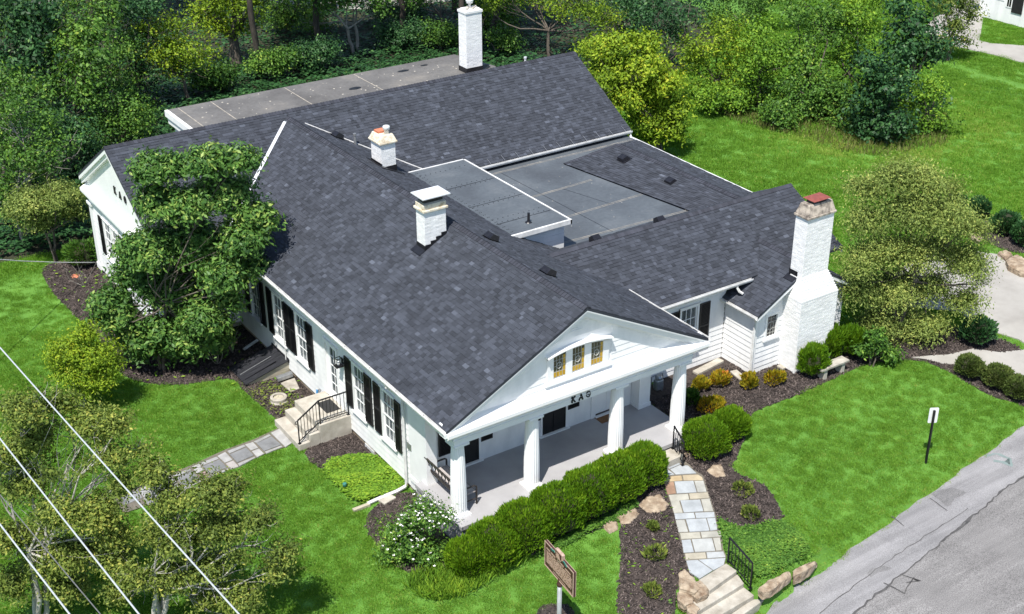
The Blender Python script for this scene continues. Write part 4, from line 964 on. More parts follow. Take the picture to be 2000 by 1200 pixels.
# ---- chimneys
def bricks(mb, x0, x1, y0, y1, z0, z1, bl=.21, bh=.072, sides='xXyY', zmin=None):
    r = 0; z = z0
    while z < z1-.02:
        zt = min(z+bh, z1)-.008
        for sd in sides:
            lo, hi = (x0, x1) if sd in 'yY' else (y0, y1)
            a = lo-(bl/2 if r % 2 else 0)
            while a < hi:
                p, q = max(a, lo), min(a+bl-.008, hi); a += bl
                if q-p < .02: continue
                if zmin and zmin(sd, (p+q)/2) > zt: continue
                pr = .007+random.uniform(-.003, .003); t = random.random()
                if sd == 'y': mb.box(p, q, y0-pr, y0+.02, z, zt, t)
                elif sd == 'Y': mb.box(p, q, y1-.02, y1+pr, z, zt, t)
                elif sd == 'x': mb.box(x0-pr, x0+.02, p, q, z, zt, t)
                else: mb.box(x1-.02, x1+pr, p, q, z, zt, t)
        z += bh; r += 1
def chimney_stack(name, x0, x1, y0, y1, z0, z1, label):
    mb = MB(); mb.box(x0, x1, y0, y1, z0, z1, .4); ch = mb.build(name, M['brick_white'], house); ch['label'] = label
    mb = MB(); bricks(mb, x0, x1, y0, y1, z0, z1); tag(mb.build('brickwork', M['brick_white'], ch), kind='stuff'); return ch
# chimney with white sheet-metal hood on the left slope
z2 = plane(831, 416, 1, 6.64)[2]
c2 = chimney_stack('chimney', 2.97, 3.76, 6.64, 7.14, 4.9, z2, 'white brick chimney with a flat white metal hood')
mb = MB(); mb.box(2.90, 3.83, 6.57, 7.21, z2, z2+.09); mb.box(2.95, 3.78, 6.62, 7.16, z2+.09, z2+.25); mb.build('cap', M['buff'], c2, bevel=.02)
mb = MB(); mb.box(3.0, 3.73, 6.67, 7.11, z2+.25, z2+.30); mb.build('flue_top', M['grey_metal'], c2)
mb = MB(); mb.box(3.03, 3.70, 6.70, 7.08, z2+.28, z2+.46); mb.build('spark_screen', M['mesh_dark'], c2)
mb = MB()
for x in (3.05, 3.68):
    for y in (6.72, 7.06): mb.bar((x, y, z2+.26), (x, y, z2+.52), .025)
mb.build('hood_legs', M['metal'], c2)
mb = MB(); hz = z2+.52; mb.hexa([(2.86, 6.50, hz-.03), (3.88, 6.50, hz-.03), (3.88, 7.28, hz-.03), (2.86, 7.28, hz-.03), (2.86, 6.50, hz), (3.88, 6.50, hz), (3.88, 7.28, hz), (2.86, 7.28, hz)]); mb.hexa([(2.98, 6.62, hz), (3.76, 6.62, hz), (3.76, 7.16, hz), (2.98, 7.16, hz), (3.1, 6.72, hz+.03), (3.64, 6.72, hz+.03), (3.64, 7.06, hz+.03), (3.1, 7.06, hz+.03)]); mb.build('hood', M['metal'], c2)
mb = MB()
for k in range(4):
    x0_ = 2.97+k*.2; zt = A_l(x0_)+.2; mb.box(x0_, min(x0_+.2, 3.78), 6.615, 6.64, A_l(x0_)-.05, zt)
mb.box(2.945, 2.97, 6.615, 7.16, A_l(2.97)-.1, A_l(2.97)+.17); mb.prism([(2.72, 6.6, A_l(2.72)+.035), (2.97, 6.6, A_l(2.97)+.035), (2.97, 7.18, A_l(2.97)+.035), (2.72, 7.18, A_l(2.72)+.035)], (0, 0, .012)); mb.build('step_flashing', M['flash'], c2)
# small chimney behind the ridge
z1_ = plane(748, 283, 1, 13.86)[2]
c1 = chimney_stack('chimney', 5.36, 5.95, 13.86, 14.62, 4.5, z1_, 'short white brick chimney with a stained cap and terracotta flue')
mb = MB(); mb.box(5.28, 6.03, 13.78, 14.70, z1_, z1_+.08); mb.hexa([(5.3, 13.8, z1_+.08), (6.01, 13.8, z1_+.08), (6.01, 14.68, z1_+.08), (5.3, 14.68, z1_+.08), (5.4, 13.9, z1_+.32), (5.91, 13.9, z1_+.32), (5.91, 14.58, z1_+.32), (5.4, 14.58, z1_+.32)]); mb.build('cap', M['buff'], c1, bevel=.02)
mb = MB(); mb.box(5.45, 5.8, 14.2, 14.52, z1_+.32, z1_+.40); mb.build('flue_tile', M['terra'], c1)
mb = MB(); mb.lathe((5.72, 14.05, z1_+.32), [(.09, 0), (.09, .16), (.13, .17), (.14, .27), (.11, .31), (.02, .33)], 14); mb.build('flue_cap', M['metal'], c1, smooth=True)
mb = MB(); mb.box(5.33, 5.36, 13.83, 14.65, 4.8, A_r(5.36)+.12); mb.box(5.33, 5.98, 13.83, 13.86, 4.6, A_r(5.6)+.10); mb.prism([(5.2, 13.5, A_r(5.2)+.03), (6.2, 13.6, A_r(6.2)+.03), (6.2, 14.6, A_r(6.2)+.03), (5.2, 14.8, A_r(5.2)+.03)], (0, 0, .012)); mb.build('base_flashing', M['flash'], c1)
# tall chimney behind
xt0, yt0 = plane(912, 144, 2, 4.89)[:2]; zt = plane(912, 28, 1, yt0)[2]
c3 = chimney_stack('chimney', xt0, xt0+.82, yt0, yt0+.62, 4.6, zt, 'tall slender white brick chimney behind the rear ridge')
mb = MB(); mb.box(xt0-.04, xt0+.86, yt0-.04, yt0+.66, zt, zt+.1); mb.box(xt0+.05, xt0+.77, yt0+.05, yt0+.57, zt+.1, zt+.16); mb.build('cap', M['brick_white'], c3)
mb = MB(); mb.bar((xt0+.1, yt0+.1, zt+.2), (xt0+.5, yt0+.55, zt+.2), .12, .05); mb.bar((xt0+.4, yt0+.1, zt+.19), (xt0+.75, yt0+.4, zt+.19), .12, .05); mb.build('loose_slabs', M['concrete'], c3)
mb = MB(); mb.lathe((xt0+.41, yt0+.33, zt+.16), [(.06, 0), (.06, .2), (.15, .22), (.18, .36), (.14, .42), (.03, .45)], 14); mb.build('flue_cap', M['metal'], c3, smooth=True)
mb = MB(); mb.box(xt0-.03, xt0+.85, yt0-.03, yt0+.65, 4.6, 5.12); mb.prism([(xt0+.8, yt0-.05, 4.9), (xt0+1.4, yt0+.2, 4.9), (xt0+1.5, yt0+.6, 4.9), (xt0+.8, yt0+.7, 4.9)], (0, 0, .01)); mb.build('base_flashing', M['flash'], c3)
# big front chimney on the bump-out
xs0, xs1, ys0, ys1 = 14.57, 15.80, 1.25, 1.80
bx0, bx1, by0 = 14.32, 16.06, .90
mb = MB(); mb.box(xs0, xs1, ys0, ys1, 2.9, 5.22, .4); mb.box(bx0, bx1, by0, 1.73, -.9, 2.3, .4)
mb.hexa([(bx0, by0, 2.3), (bx1, by0, 2.3), (bx1, 1.75, 2.3), (bx0, 1.75, 2.3), (xs0, ys0, 3.05), (xs1, ys0, 3.05), (xs1, ys1, 3.05), (xs0, ys1, 3.05)], .6)
c4 = mb.build('chimney', M['brick_white'], house); c4['label'] = 'massive white brick front chimney with a stained concrete cap and red lid'
mb = MB(); bricks(mb, xs0, xs1, ys0, ys1, 3.05, 5.22); bricks(mb, bx0, bx1, by0, 1.73, -.9, 2.3, sides='xXy')
n = 9
for k in range(n):
    t0, t1 = k/n, (k+1)/n; z_0 = 2.3+.75*t0; L_ = lambda a, b, t: a+(b-a)*t
    mb.box(L_(bx0, xs0, t0)-.01, L_(bx1, xs1, t0)+.01, L_(by0, ys0, t0)-.012, 1.75, z_0, z_0+.07, random.random())
tag(mb.build('brickwork', M['brick_white'], c4), kind='stuff')
mb = MB(); mb.box(xs0-.06, xs1+.06, ys0-.06, ys1+.06, 5.22, 5.30); mb.hexa([(xs0-.03, ys0-.03, 5.30), (xs1+.03, ys0-.03, 5.30), (xs1+.03, ys1+.03, 5.30), (xs0-.03, ys1+.03, 5.30), (xs0+.08, ys0+.07, 5.68), (xs1-.08, ys0+.07, 5.68), (xs1-.08, ys1-.07, 5.68), (xs0+.08, ys1-.07, 5.68)]); mb.build('cap', M['capstone'], c4, bevel=.015)
mb = MB(); mb.box(xs0+.30, xs1-.30, ys0+.12, ys1-.12, 5.68, 5.80); mb.build('spark_screen', M['mesh_dark'], c4)
mb = MB(); mb.hexa([(xs0+.22, ys0+.0, 5.80), (xs1-.22, ys0+.0, 5.80), (xs1-.22, ys1-.0, 5.80), (xs0+.22, ys1-.0, 5.80), (xs0+.30, ys0+.08, 5.85), (xs1-.30, ys0+.08, 5.85), (xs1-.30, ys1-.08, 5.85), (xs0+.30, ys1-.08, 5.85)]); mb.build('lid', M['rust'], c4)
mb = MB(); mb.box(xs0-.02, xs0+.01, ys0+.2, ys1+.05, 2.75, 3.22); mb.prism([(xs0-.22, 1.46, E_l(xs0-.22)+.03), (xs0, 1.46, E_l(xs0)+.03), (xs0, 1.9, E_l(xs0)+.03), (xs0-.22, 1.9, E_l(xs0-.22)+.03)], (0, 0, .012)); mb.build('base_flashing', M['flash'], c4)
# ------------------------------------------------------------------ steps, railings, benches, signs, stones
def railing(label, posts, h=.86, n=12, name='iron_railing', curl=False, h2=None):
    """posts: foot points along the rail; top and bottom rails follow them"""
    posts = [np.array(p, float) for p in posts]
    t = thing(name, tuple(posts[0]), label, 'railing', 'black iron stair railings')
    for p in posts[:: max(1, len(posts)-1)] if len(posts) == 2 else posts: MB().bar(p, p+np.array((0, 0, h)), .035).build('post', M['iron'], t)
    top = MB(); bot = MB()
    for a, b in zip(posts[:-1], posts[1:]):
        top.bar(a+(0, 0, h), b+(0, 0, h), .05, .028); bot.bar(a+(0, 0, .10), b+(0, 0, .10), .028, .02)
        Ln = np.linalg.norm(b-a); k = max(2, int(Ln/.125))
        for i in range(1, k):
            q = a+(b-a)*i/k; MB().bar(q+(0, 0, .10), q+(0, 0, h), .016).build('baluster', M['iron'], t)
    if curl:
        e = posts[-1]+np.array((0, 0, h)); d = posts[-1]-posts[-2]; d[2] = 0; d /= np.linalg.norm(d)
        top.tube([e+d*.0, e+d*.08-np.array((0, 0, .03)), e+d*.10-np.array((0, 0, .10)), e+d*.04-np.array((0, 0, .12))], .018, 6)
    top.build('top_rail', M['iron'], t); bot.build('bottom_rail', M['iron'], t)
    for p in posts: pass
    mb = MB()
    for p in (posts[0], posts[-1]): mb.box(p[0]-.05, p[0]+.05, p[1]-.05, p[1]+.05, p[2], p[2]+.012)
    mb.build('foot_plate', M['iron'], t)
    return t
# side stoop
gs_ = float(ground(-1.5, 7.5)); top_z = -.14
stp = thing('stoop', (-.8, 7.5, gs_), 'three-step concrete stoop at the glazed side door', 'steps')
MB().box(-1.15, 0.0, 6.72, 8.6, gs_-.2, top_z).build('landing', M['concrete'], stp, bevel=.015)
rise = (top_z-gs_)/3
MB().box(-1.52, -1.15, 6.72, 8.6, gs_-.2, top_z-rise).build('step', M['concrete'], stp, bevel=.015)
MB().box(-1.92, -1.52, 6.72, 8.6, gs_-.2, top_z-2*rise).build('step', M['concrete'], stp, bevel=.015)
railing('iron railing with bent handrail on the side stoop', [(-.06, 6.80, top_z), (-1.08, 6.80, top_z), (-1.86, 6.80, top_z-2*rise)], .88, curl=True)
mt_ = MB(); mt_.box(-.62, -.12, 7.25, 8.0, top_z, top_z+.015); tag(mt_.build('door_mat', M['mat_dk']), 'black rubber door mat on the concrete side stoop', 'doormat')
mt_ = MB(); mt_.box(6.36, 7.2, 1.52, 1.93, 0.0, .015); tag(mt_.build('door_mat', M['mat']), 'brown coir door mat on the grey porch floor', 'doormat')
# porch step and railing at the front path
a, b = plane(1280, 893, 2, -.17), plane(1312, 878, 2, -.17)
ps = MB(); ps.prism([(6.15, -.60, -.45), (7.55, -.60, -.45), (7.55, -1.12, -.45), (6.45, -1.16, -.45)], (0, 0, .27)); tag(ps.build('stone_step', M['slabstone'], bevel=.02), 'pale stone slab step between porch floor and flagstone path', 'step')
r0 = np.array((7.50, -.66, -.18)); r1 = G(1333, 909, .06)
railing('short iron railing beside the porch stone step', [r0, r1], .84)
# steps down to the road
sts = thing('stone_steps', tuple(G(1420, 1150)), 'broad pale stone steps from the flagstone path down to the road', 'steps')
W = lambda L_, z: [plane(1310+u/8.57, 1060+v/8.57, 2, z) for u, v in L_]
zp = float(G(1385, 1110)[2])+.05; zr_ = float(road_z(6.0))+.035; r_ = (zp-zr_)/4
edges = [W([(650, 800), (1110, 470)], zp), W([(440, 1160), (1230, 680)], zp-r_), W([(520, 1390), (1400, 880)], zp-2*r_), W([(800, 1500), (1590, 935)], zp-3*r_)]
prev = W([(470, 620), (930, 340)], zp)
for k, e in enumerate(edges):
    z = zp-k*r_; q = [prev[0], prev[1], e[1], e[0]]
    q = [(p[0], p[1]) for p in q]
    if k:                                        # run the tread back under the step above
        bk = np.array((q[0][0]-q[3][0], q[0][1]-q[3][1])); bk = bk/np.linalg.norm(bk)*.06
        q[0] = (q[0][0]+bk[0], q[0][1]+bk[1]); q[1] = (q[1][0]+bk[0], q[1][1]+bk[1])
        dl = np.array(e[0][:2])-np.array(e[1][:2]); dl /= np.linalg.norm(dl)
        Lf = np.array(q[3]); q[0] = tuple(Lf+np.array(q[1])-np.array(q[2]))
    ar = sum(q[i][0]*q[(i+1) % 4][1]-q[(i+1) % 4][0]*q[i][1] for i in range(4))
    if ar < 0: q = q[::-1]
    mb = MB(); mb.prism([(x, y, z-.42) for x, y in q], (0, 0, .42)); mb.build('step', M['slabstone'], sts, bevel=.025)
    prev = e
rb = W([(1330, 760)], zp-2*r_)[0]; rt0 = W([(952, 330)], zp)[0]
railing('iron railing beside the stone steps to the road', [rt0, rb], .86)
EXCL.append([tuple(p[:2]) for p in (W([(470, 620), (930, 340)], zp)+W([(1590, 935), (560, 1500)], zp-3*r_))])
# rocks
def rock(px, h, label, group=None, mat='rock', sink=.12, seed=0, zfix=None):
    r2 = random.Random(seed); pts = [G(u, v) if zfix is None else plane(u, v, 2, zfix) for u, v in px]; n = len(pts)
    ar = sum(pts[i][0]*pts[(i+1) % n][1]-pts[(i+1) % n][0]*pts[i][1] for i in range(n))
    if ar < 0: pts = pts[::-1]
    gz = min(p[2] for p in pts); top = []
    for p in pts:                                # the outline is the stone's top edge: lift it along its own ray
        v = p-CAM; v /= np.linalg.norm(v); top.append(p-v*(h/abs(v[2])))
    cc = sum(top)/n
    mid = [np.array((cc[0]+(t[0]-cc[0])*r2.uniform(.92, 1.05), cc[1]+(t[1]-cc[1])*r2.uniform(.92, 1.05), gz-sink)) for t in top]
    rim = [np.array((t[0], t[1], t[2]-r2.uniform(.02, .07))) for t in top]
    inn = [t+(cc-t)*r2.uniform(.14, .3)+np.array((0, 0, r2.uniform(-.02, .02))) for t in top]
    mb = MB(); mb.add(mid+rim+inn+[sum(inn)/n+np.array((0, 0, .015))], [(i, (i+1) % n, n+(i+1) % n, n+i) for i in range(n)]+[(n+i, n+(i+1) % n, 2*n+(i+1) % n, 2*n+i) for i in range(n)]+[(2*n+i, 2*n+(i+1) % n, 3*n) for i in range(n)])
    o_ = mb.build('rock', M[mat]); sd_ = o_.modifiers.new('sub', 'SUBSURF'); sd_.subdivision_type = 'SIMPLE'; sd_.levels = sd_.render_levels = 3
    dm = o_.modifiers.new('rough', 'DISPLACE'); dm.texture = ROCKTEX; dm.texture_coords = 'GLOBAL'; dm.strength = .05+.25*min(h, .3); dm.mid_level = .5
    return tag(o_, label, 'rock', group)
ROCKTEX = bpy.data.textures.new('rock_relief', 'CLOUDS'); ROCKTEX.noise_scale = .16; ROCKTEX.noise_depth = 3
rock([(1247,985),(1262,970),(1290,962),(1307,982),(1300,994),(1282,1000),(1262,998)], .08, 'flat tan rock between the hedge end and the flagstone path', seed=1)
rock([(1199,1003),(1215,990),(1240,988),(1250,1000),(1232,1020),(1215,1022)], .08, 'rounded tan rock at the hedge foot, middle of three', seed=2)
rock([(1172,1022),(1185,1015),(1208,1018),(1207,1032),(1190,1040)], .06, 'small half-buried tan rock between hedge and lawn corner', seed=3)
rock([(1380,918),(1392,908),(1408,905),(1418,928),(1398,931)], .08, 'pointed buff rock in the mulch below the round yews', seed=4)
rock([(1326,1118),(1337,1112),(1355,1125),(1367,1147),(1357,1157),(1327,1147)], .24, 'large golden boulder at the head of the stone steps', 'step boulders', seed=5, zfix=-.80)
rock([(1350,1138),(1368,1132),(1385,1148),(1382,1158),(1362,1168),(1354,1160)], .16, 'reddish wedge boulder against the top stone step', 'step boulders', seed=6, zfix=-.80)
rock([(1323,1155),(1340,1150),(1355,1163),(1353,1176),(1338,1180),(1325,1170)], .2, 'rounded pinkish boulder below the golden one by the steps', 'step boulders', seed=7, zfix=-.92)
rock([(1340,1180),(1355,1175),(1366,1188),(1358,1198),(1345,1194)], .2, 'small yellow boulder lowest beside the stone steps', 'step boulders', seed=8, zfix=-1.0)
rock([(1482,1146),(1500,1132),(1522,1124),(1542,1114),(1546,1122),(1520,1142),(1502,1154),(1490,1156)], .11, 'reddish-brown ledge rock at the foot of the step railing', seed=9)
rock([(1548,1113),(1566,1104),(1582,1098),(1597,1096),(1590,1103),(1566,1117),(1550,1122)], .07, 'low tan ledge rock where the groundcover meets the road', seed=14)
rock([(1330,885),(1345,880),(1352,887),(1338,893)], .05, 'small grey stone in the mulch below the yews', seed=10)
rock([(1965,505),(1985,495),(2015,508),(2020,535),(1995,530),(1970,518)], .3, 'long brown boulder beside the concrete drive', seed=11)
rock([(1950,492),(1965,488),(1978,497),(1965,505)], .2, 'pale boulder ending the row beside the drive', seed=12)
rock([(1893,458),(1905,452),(1920,465),(1908,470)], .2, 'small pale boulder under the weeping tree by the drive', seed=13)
# cut stones along C's foundation
for k, (u0, v0, u1, v1) in enumerate(((1358, 732, 1408, 706), (1432, 728, 1452, 745), (1522, 722, 1545, 712))):
    p, q = G(u0, v0), G(u1, v1); mb = MB(); mb.bar(p+(0, 0, .03), q+(0, 0, .03), .28, .14); tag(mb.build('edging_stone', M['slabstone'], bevel=.02), ['long pale edging stone below the shuttered wing window', 'short pale edging stone at the bump-out corner', 'pale edging stone by the foot of the big chimney'][k], 'stone')
# metal bench on the porch
bn = thing('metal_bench', (.35, 1.0, 0), 'dark metal porch bench with curved slat back behind the corner column', 'bench')
by0_, by1_ = .12, 1.80
for y in (by0_, by1_):
    mb = MB(); mb.tube([(.10, y, .0), (.10, y, .42), (.02, y, .70), (-.06, y, .98)], .025, 8); mb.build('back_leg', M['bench_metal'], bn)
    mb = MB(); mb.tube([(.68, y, 0), (.68, y, .62), (.62, y, .66), (.35, y, .66), (.04, y, .62)], .028, 8); mb.build('armrest', M['bench_metal'], bn, smooth=True)
    mb = MB(); mb.bar((.10, y, .2), (.68, y, .2), .03); mb.build('side_rail', M['bench_metal'], bn)
mb = MB(); mb.bar((-.05, by0_, .96), (-.05, by1_, .96), .04, .05); mb.bar((.08, by0_, .48), (.08, by1_, .48), .035, .06); mb.build('back_frame', M['bench_metal'], bn)
for k in range(9):
    y = by0_+(by1_-by0_)*(k+.5)/9; mb = MB(); mb.tube([(.08, y-.03, .48), (.03, y+.05, .62), (-.0, y-.05, .80), (-.05, y+.02, .96)], .02, 6); mb.build('back_slat', M['bench_metal'], bn)
for k in range(6): mb = MB(); mb.box(.13+k*.092, .13+k*.092+.08, by0_+.03, by1_-.03, .41, .435); mb.build('seat_slat', M['cushion'], bn)
mb = MB(); mb.box(.11, .13, by0_, by1_, .36, .43); mb.box(.66, .69, by0_, by1_, .36, .43); mb.build('seat_frame', M['bench_metal'], bn)
# stone bench by the yews
ba, bb_ = G(1608, 745), G(1650, 728); dv = (bb_-ba); Lb = np.linalg.norm(dv[:2]); dv = np.array((dv[0], dv[1], 0))/Lb; nv = np.array((-dv[1], dv[0], 0)); gz_ = float(ba[2])
sb = thing('stone_bench', tuple((ba+bb_)/2), 'small grey stone garden bench in front of the yews', 'bench')
def oblock(mb, c, d, n_, l, w, h): mb.add([c-d*l/2-n_*w/2, c+d*l/2-n_*w/2, c+d*l/2+n_*w/2, c-d*l/2+n_*w/2]+[p+np.array((0, 0, h)) for p in (c-d*l/2-n_*w/2, c+d*l/2-n_*w/2, c+d*l/2+n_*w/2, c-d*l/2+n_*w/2)], FACES6); return mb
c0 = ba+nv*.16+dv*Lb/2; c0[2] = gz_
oblock(MB(), c0+np.array((0, 0, .40)), dv, nv, Lb+.28, .38, .08).build('seat_slab', M['concrete_dk'], sb, bevel=.012)
for s_ in (-1, 1): oblock(MB(), c0+dv*s_*(Lb/2-.1)-np.array((0, 0, .05)), dv, nv, .16, .30, .45).build('leg', M['concrete'], sb, bevel=.012)
# cellar bulkhead
gb = float(ground(-1, 12)); bk = thing('cellar_bulkhead', (-.8, 12.1, gb), 'sloping black board cellar doors on a stone curb against the wall', 'cellar door')
y0_, y1_ = 11.42, 12.82; xb = -1.72; zt_, zl_ = -.28, gb+.13
mb = MB(); mb.prism([(0.0, y0_+.06, gb-.1), (xb+.1, y0_+.06, gb-.1), (xb+.1, y0_+.06, zl_-.04), (0, y0_+.06, zt_-.04)], (0, y1_-y0_-.12, 0)); mb.build('curb', M['wood'], bk)
nb_ = 5
for k in range(nb_):
    ya, yb_ = y0_+(y1_-y0_)*k/nb_+.006, y0_+(y1_-y0_)*(k+1)/nb_-.006
    mb = MB(); mb.prism([(-.02, ya, zt_), (xb, ya, zl_), (xb, ya, zl_-.04), (-.02, ya, zt_-.04)], (0, yb_-ya, 0)); mb.build('board', M['dark_wood'], bk)
for y in (y0_+.28, (y0_+y1_)/2): mb = MB(); mb.bar((-.4, y, zt_-(zt_-zl_)*.17+.02), (xb+.1, y, zl_+.035), .03, .02); mb.build('batten', M['grey_metal'] if y > 12 else M['flash'], bk)
mb = MB(); mb.box(-.05, 0, y0_-.02, y1_+.02, zt_-.1, zt_+.06); mb.build('head_flashing', M['flash'], bk)
# shallow concrete areaway, stone planter ring, hose bib
p = G(545, 785); pl = thing('stone_planter', tuple(p), 'round pale stone planter ring in the herb bed', 'planter')
MB().lathe(p, [(.30, -.05), (.31, .06), (.29, .10)], 28).build('lower_ring', M['slabstone'], pl, smooth=False)
mb = MB()
prof = [(.27, .10), (.29, .13), (.29, .20), (.26, .22), (.19, .22), (.18, .12)]
mb.lathe(p, prof, 28); mb.build('upper_ring', M['slabstone'], pl)
MB().lathe(p, [(.18, .10), (.17, .17)], 20).build('soil', M['wood'], pl)
q4_ = [plane(u, v, 2, -.78) for u, v in ((548, 748), (575, 737), (585, 758), (568, 765))]; mb = MB(); mb.prism([q+np.array((0, 0, -.15)) for q in q4_], (0, 0, .15)); tag(mb.build('areaway_slab', M['concrete_dk'], bevel=.02), 'low concrete areaway slab between cellar doors and stoop', 'slab')
p, q = plane(541, 741, 2, -.70), plane(571, 730, 2, -.62); mb = MB(); mb.bar(p, q, .2, .16); tag(mb.build('splash_block', M['grey_metal'], bevel=.02), 'grey trough block leaning by the cellar doors', 'block')
p = np.array((-.08, 8.95, -.30)); hb = thing('hose_bib', (-.08, 8.95, -.86), 'outdoor tap with a blue hose fitting by the side stoop', 'tap')
mb = MB(); mb.tube([(-.08, 8.95, -.9), (-.08, 8.95, -.25)], .018, 6); mb.tube([(-.0, 8.95, -.25), (-.14, 8.95, -.25)], .025, 8); mb.build('pipe', M['grey_metal'], hb)
mb = MB(); mb.tube([(-.14, 8.95, -.24), (-.15, 8.95, -.36), (-.13, 8.95, -.45)], .035, 8); mb.build('hose_fitting', M['blue'], hb)
# utility meter beside the porch
q_ = G(1285, 770); mt2 = thing('gas_meter', tuple(q_), 'grey gas meter with pipes in the shade beside the porch', 'meter')
MB().box(q_[0]-.16, q_[0]+.16, q_[1]-.11, q_[1]+.11, q_[2]+.2, q_[2]+.6).build('meter_body', M['grey_metal'], mt2, bevel=.05)
mb = MB(); mb.lathe(q_+(0, 0, .6), [(.13, 0), (.13, .08), (.09, .14)], 14); mb.build('regulator', M['grey_metal'], mt2)
mb = MB(); mb.tube([q_+(-.25, .1, -.05), q_+(-.25, .1, .7), q_+(0, .1, .72), q_+(.25, .1, .7), q_+(.25, .1, -.05)], .025, 6); mb.build('pipe', M['grey_metal'], mt2)
# small garden light, white disc, red lid
p = G(674, 960); gl_ = thing('garden_light', tuple(p), 'small dark garden spotlight in the light green groundcover', 'light')
MB().tube([p, p+(0, 0, .22)], .012, 6).build('spike', M['iron'], gl_); MB().lathe(p+(0, 0, .2), [(.03, 0), (.06, .02), (.065, .1), (.05, .11)], 12).build('head', M['sign_green'], gl_)
p = G(148, 541); mb = MB(); mb.lathe(p-np.array((0, 0, .02)), [(.19, 0), (.19, .06), (.16, .075)], 24); tag(mb.build('valve_lid', M['terra']), 'round orange lid in the mulch left of the gable', 'lid')
# wooden splash board at the downspout
p, q = G(690, 1000), G(722, 988); mb = MB(); mb.bar(p+(0, 0, .04), q+(0, 0, .04), .12, .1); tag(mb.build('splash_board', M['wood']), 'short weathered board at the downspout outlet', 'board')
p, q = G(745, 985), G(768, 972); mb = MB(); mb.bar(p+(0, 0, .04), q+(0, 0, .04), .3, .1); tag(mb.build('edging_stone', M['slabstone'], bevel=.02), 'pale slab under the downspout elbow by the white roses', 'stone')
# historical marker: brown plate on a grey post
foot = G(1091, 1262); zb = foot[2]
hm = thing('historical_marker', tuple(foot), 'brown and gold cast historical marker on a grey post', 'sign')
mx, my = foot[0], foot[1]
hc = height_at(foot, 1110) 
tl, br = at_base(1062, 1065, foot), at_base(1113, 1155, foot)
MB().tube([(mx, my, zb-.3), (mx, my, hc-.5)], 0.062, 14).build('post', M['post_grey'], hm, smooth=True)
MB().lathe((mx, my, hc-.56), [(.075, 0), (.08, .05), (.06, .12), (.05, .2)], 14).build('collar', M['sign_brown'], hm)
# plate plane: it runs mostly along the line of sight, edge far end up-left
pd = np.array((-.11, -.994, 0)); pd /= np.linalg.norm(pd); pn = np.array((-pd[1], pd[0], 0))
if pn @ (CAM-foot) < 0: pn = -pn
W_, H_ = 1.50, .78
def PP(a, b, d): return np.array((mx, my, hc-.39))+pd*(a-.5)*W_+np.array((0, 0, b*H_))+pn*d
def pbox(mb, a0, a1, b0, b1, d0, d1): mb.hexa([PP(a0, b0, d0), PP(a1, b0, d0), PP(a1, b0, d1), PP(a0, b0, d1), PP(a0, b1, d0), PP(a1, b1, d0), PP(a1, b1, d1), PP(a0, b1, d1)])
mb = MB(); pbox(mb, 0, 1, 0, 1, -.03, .03); pl_ = mb.build('plate', M['sign_brown'], hm, bevel=.008)
mb = MB()
for s_ in (1, -1):
    d0, d1 = (.03, .042) if s_ > 0 else (-.042, -.03)
    pbox(mb, 0, 1, 0, .03, d0, d1); pbox(mb, 0, 1, .97, 1, d0, d1); pbox(mb, 0, .022, .03, .97, d0, d1); pbox(mb, .978, 1, .03, .97, d0, d1)
mb.build('border', M['sign_gold'], pl_)
mb = MB(); rr = random.Random(4)
for (a0, a1) in ((.07, .19), (.22, .40), (.44, .68), (.71, .92)): 
    a = a0
    while a < a1-.02: pbox(mb, a, a+.022, .745, .80, .03, .038); a += .032
for r in range(11):
    b = .68-r*.046; a = .07
    while a < .92:
        w = rr.uniform(.012, .03); pbox(mb, a, a+w, b-.015, b+.012, .03, .036); a += w+(.022 if rr.random() < .25 else .008)
for (a0, a1, b) in ((.30, .72, .11), (.70, .92, .065)):
    a = a0
    while a < a1: pbox(mb, a, a+.016, b-.012, b+.012, .03, .036); a += .024
tag(mb.build('raised_lettering', M['sign_gold'], pl_), kind='stuff')
mb = MB()
def shield(c, s, d0, d1):
    pts = [(-.5, .5), (-.25, .56), (0, .5), (.25, .56), (.5, .5), (.48, 0), (.3, -.4), (0, -.6), (-.3, -.4), (-.48, 0)]
    mb.prism([PP(c[0]+x*s, c[1]+y*s*1.35, d0) for x, y in pts], pn*(d1-d0))
shield((.5, 1.0), .25, -.035, .05); cr = mb.build('crest', M['sign_gold'], hm)
mb = MB(); shield((.5, 1.0), .20, .05, .058); mb.build('crest_field', M['sign_brown'], cr)
mb = MB()
for r in range(5): pbox(mb, .43+.01*(r % 2), .57-.01*r, .90+r*.045, .925+r*.045, .058, .064)
mb.build('crest_emblem', M['sign_gold'], cr)
mb = MB()
for s_ in (-1, 1):
    for k in range(7):
        a, b = .5+s_*(.15+.018*k+.01*rr.random()), .97+.05*rr.random()-.006*k; mb.prism([PP(a-.02, b, .03), PP(a, b+.035, .03), PP(a+.025, b+.005, .03), PP(a, b-.03, .03)], pn*.02)
mb.build('crest_leaves', M['sign_green'], cr)
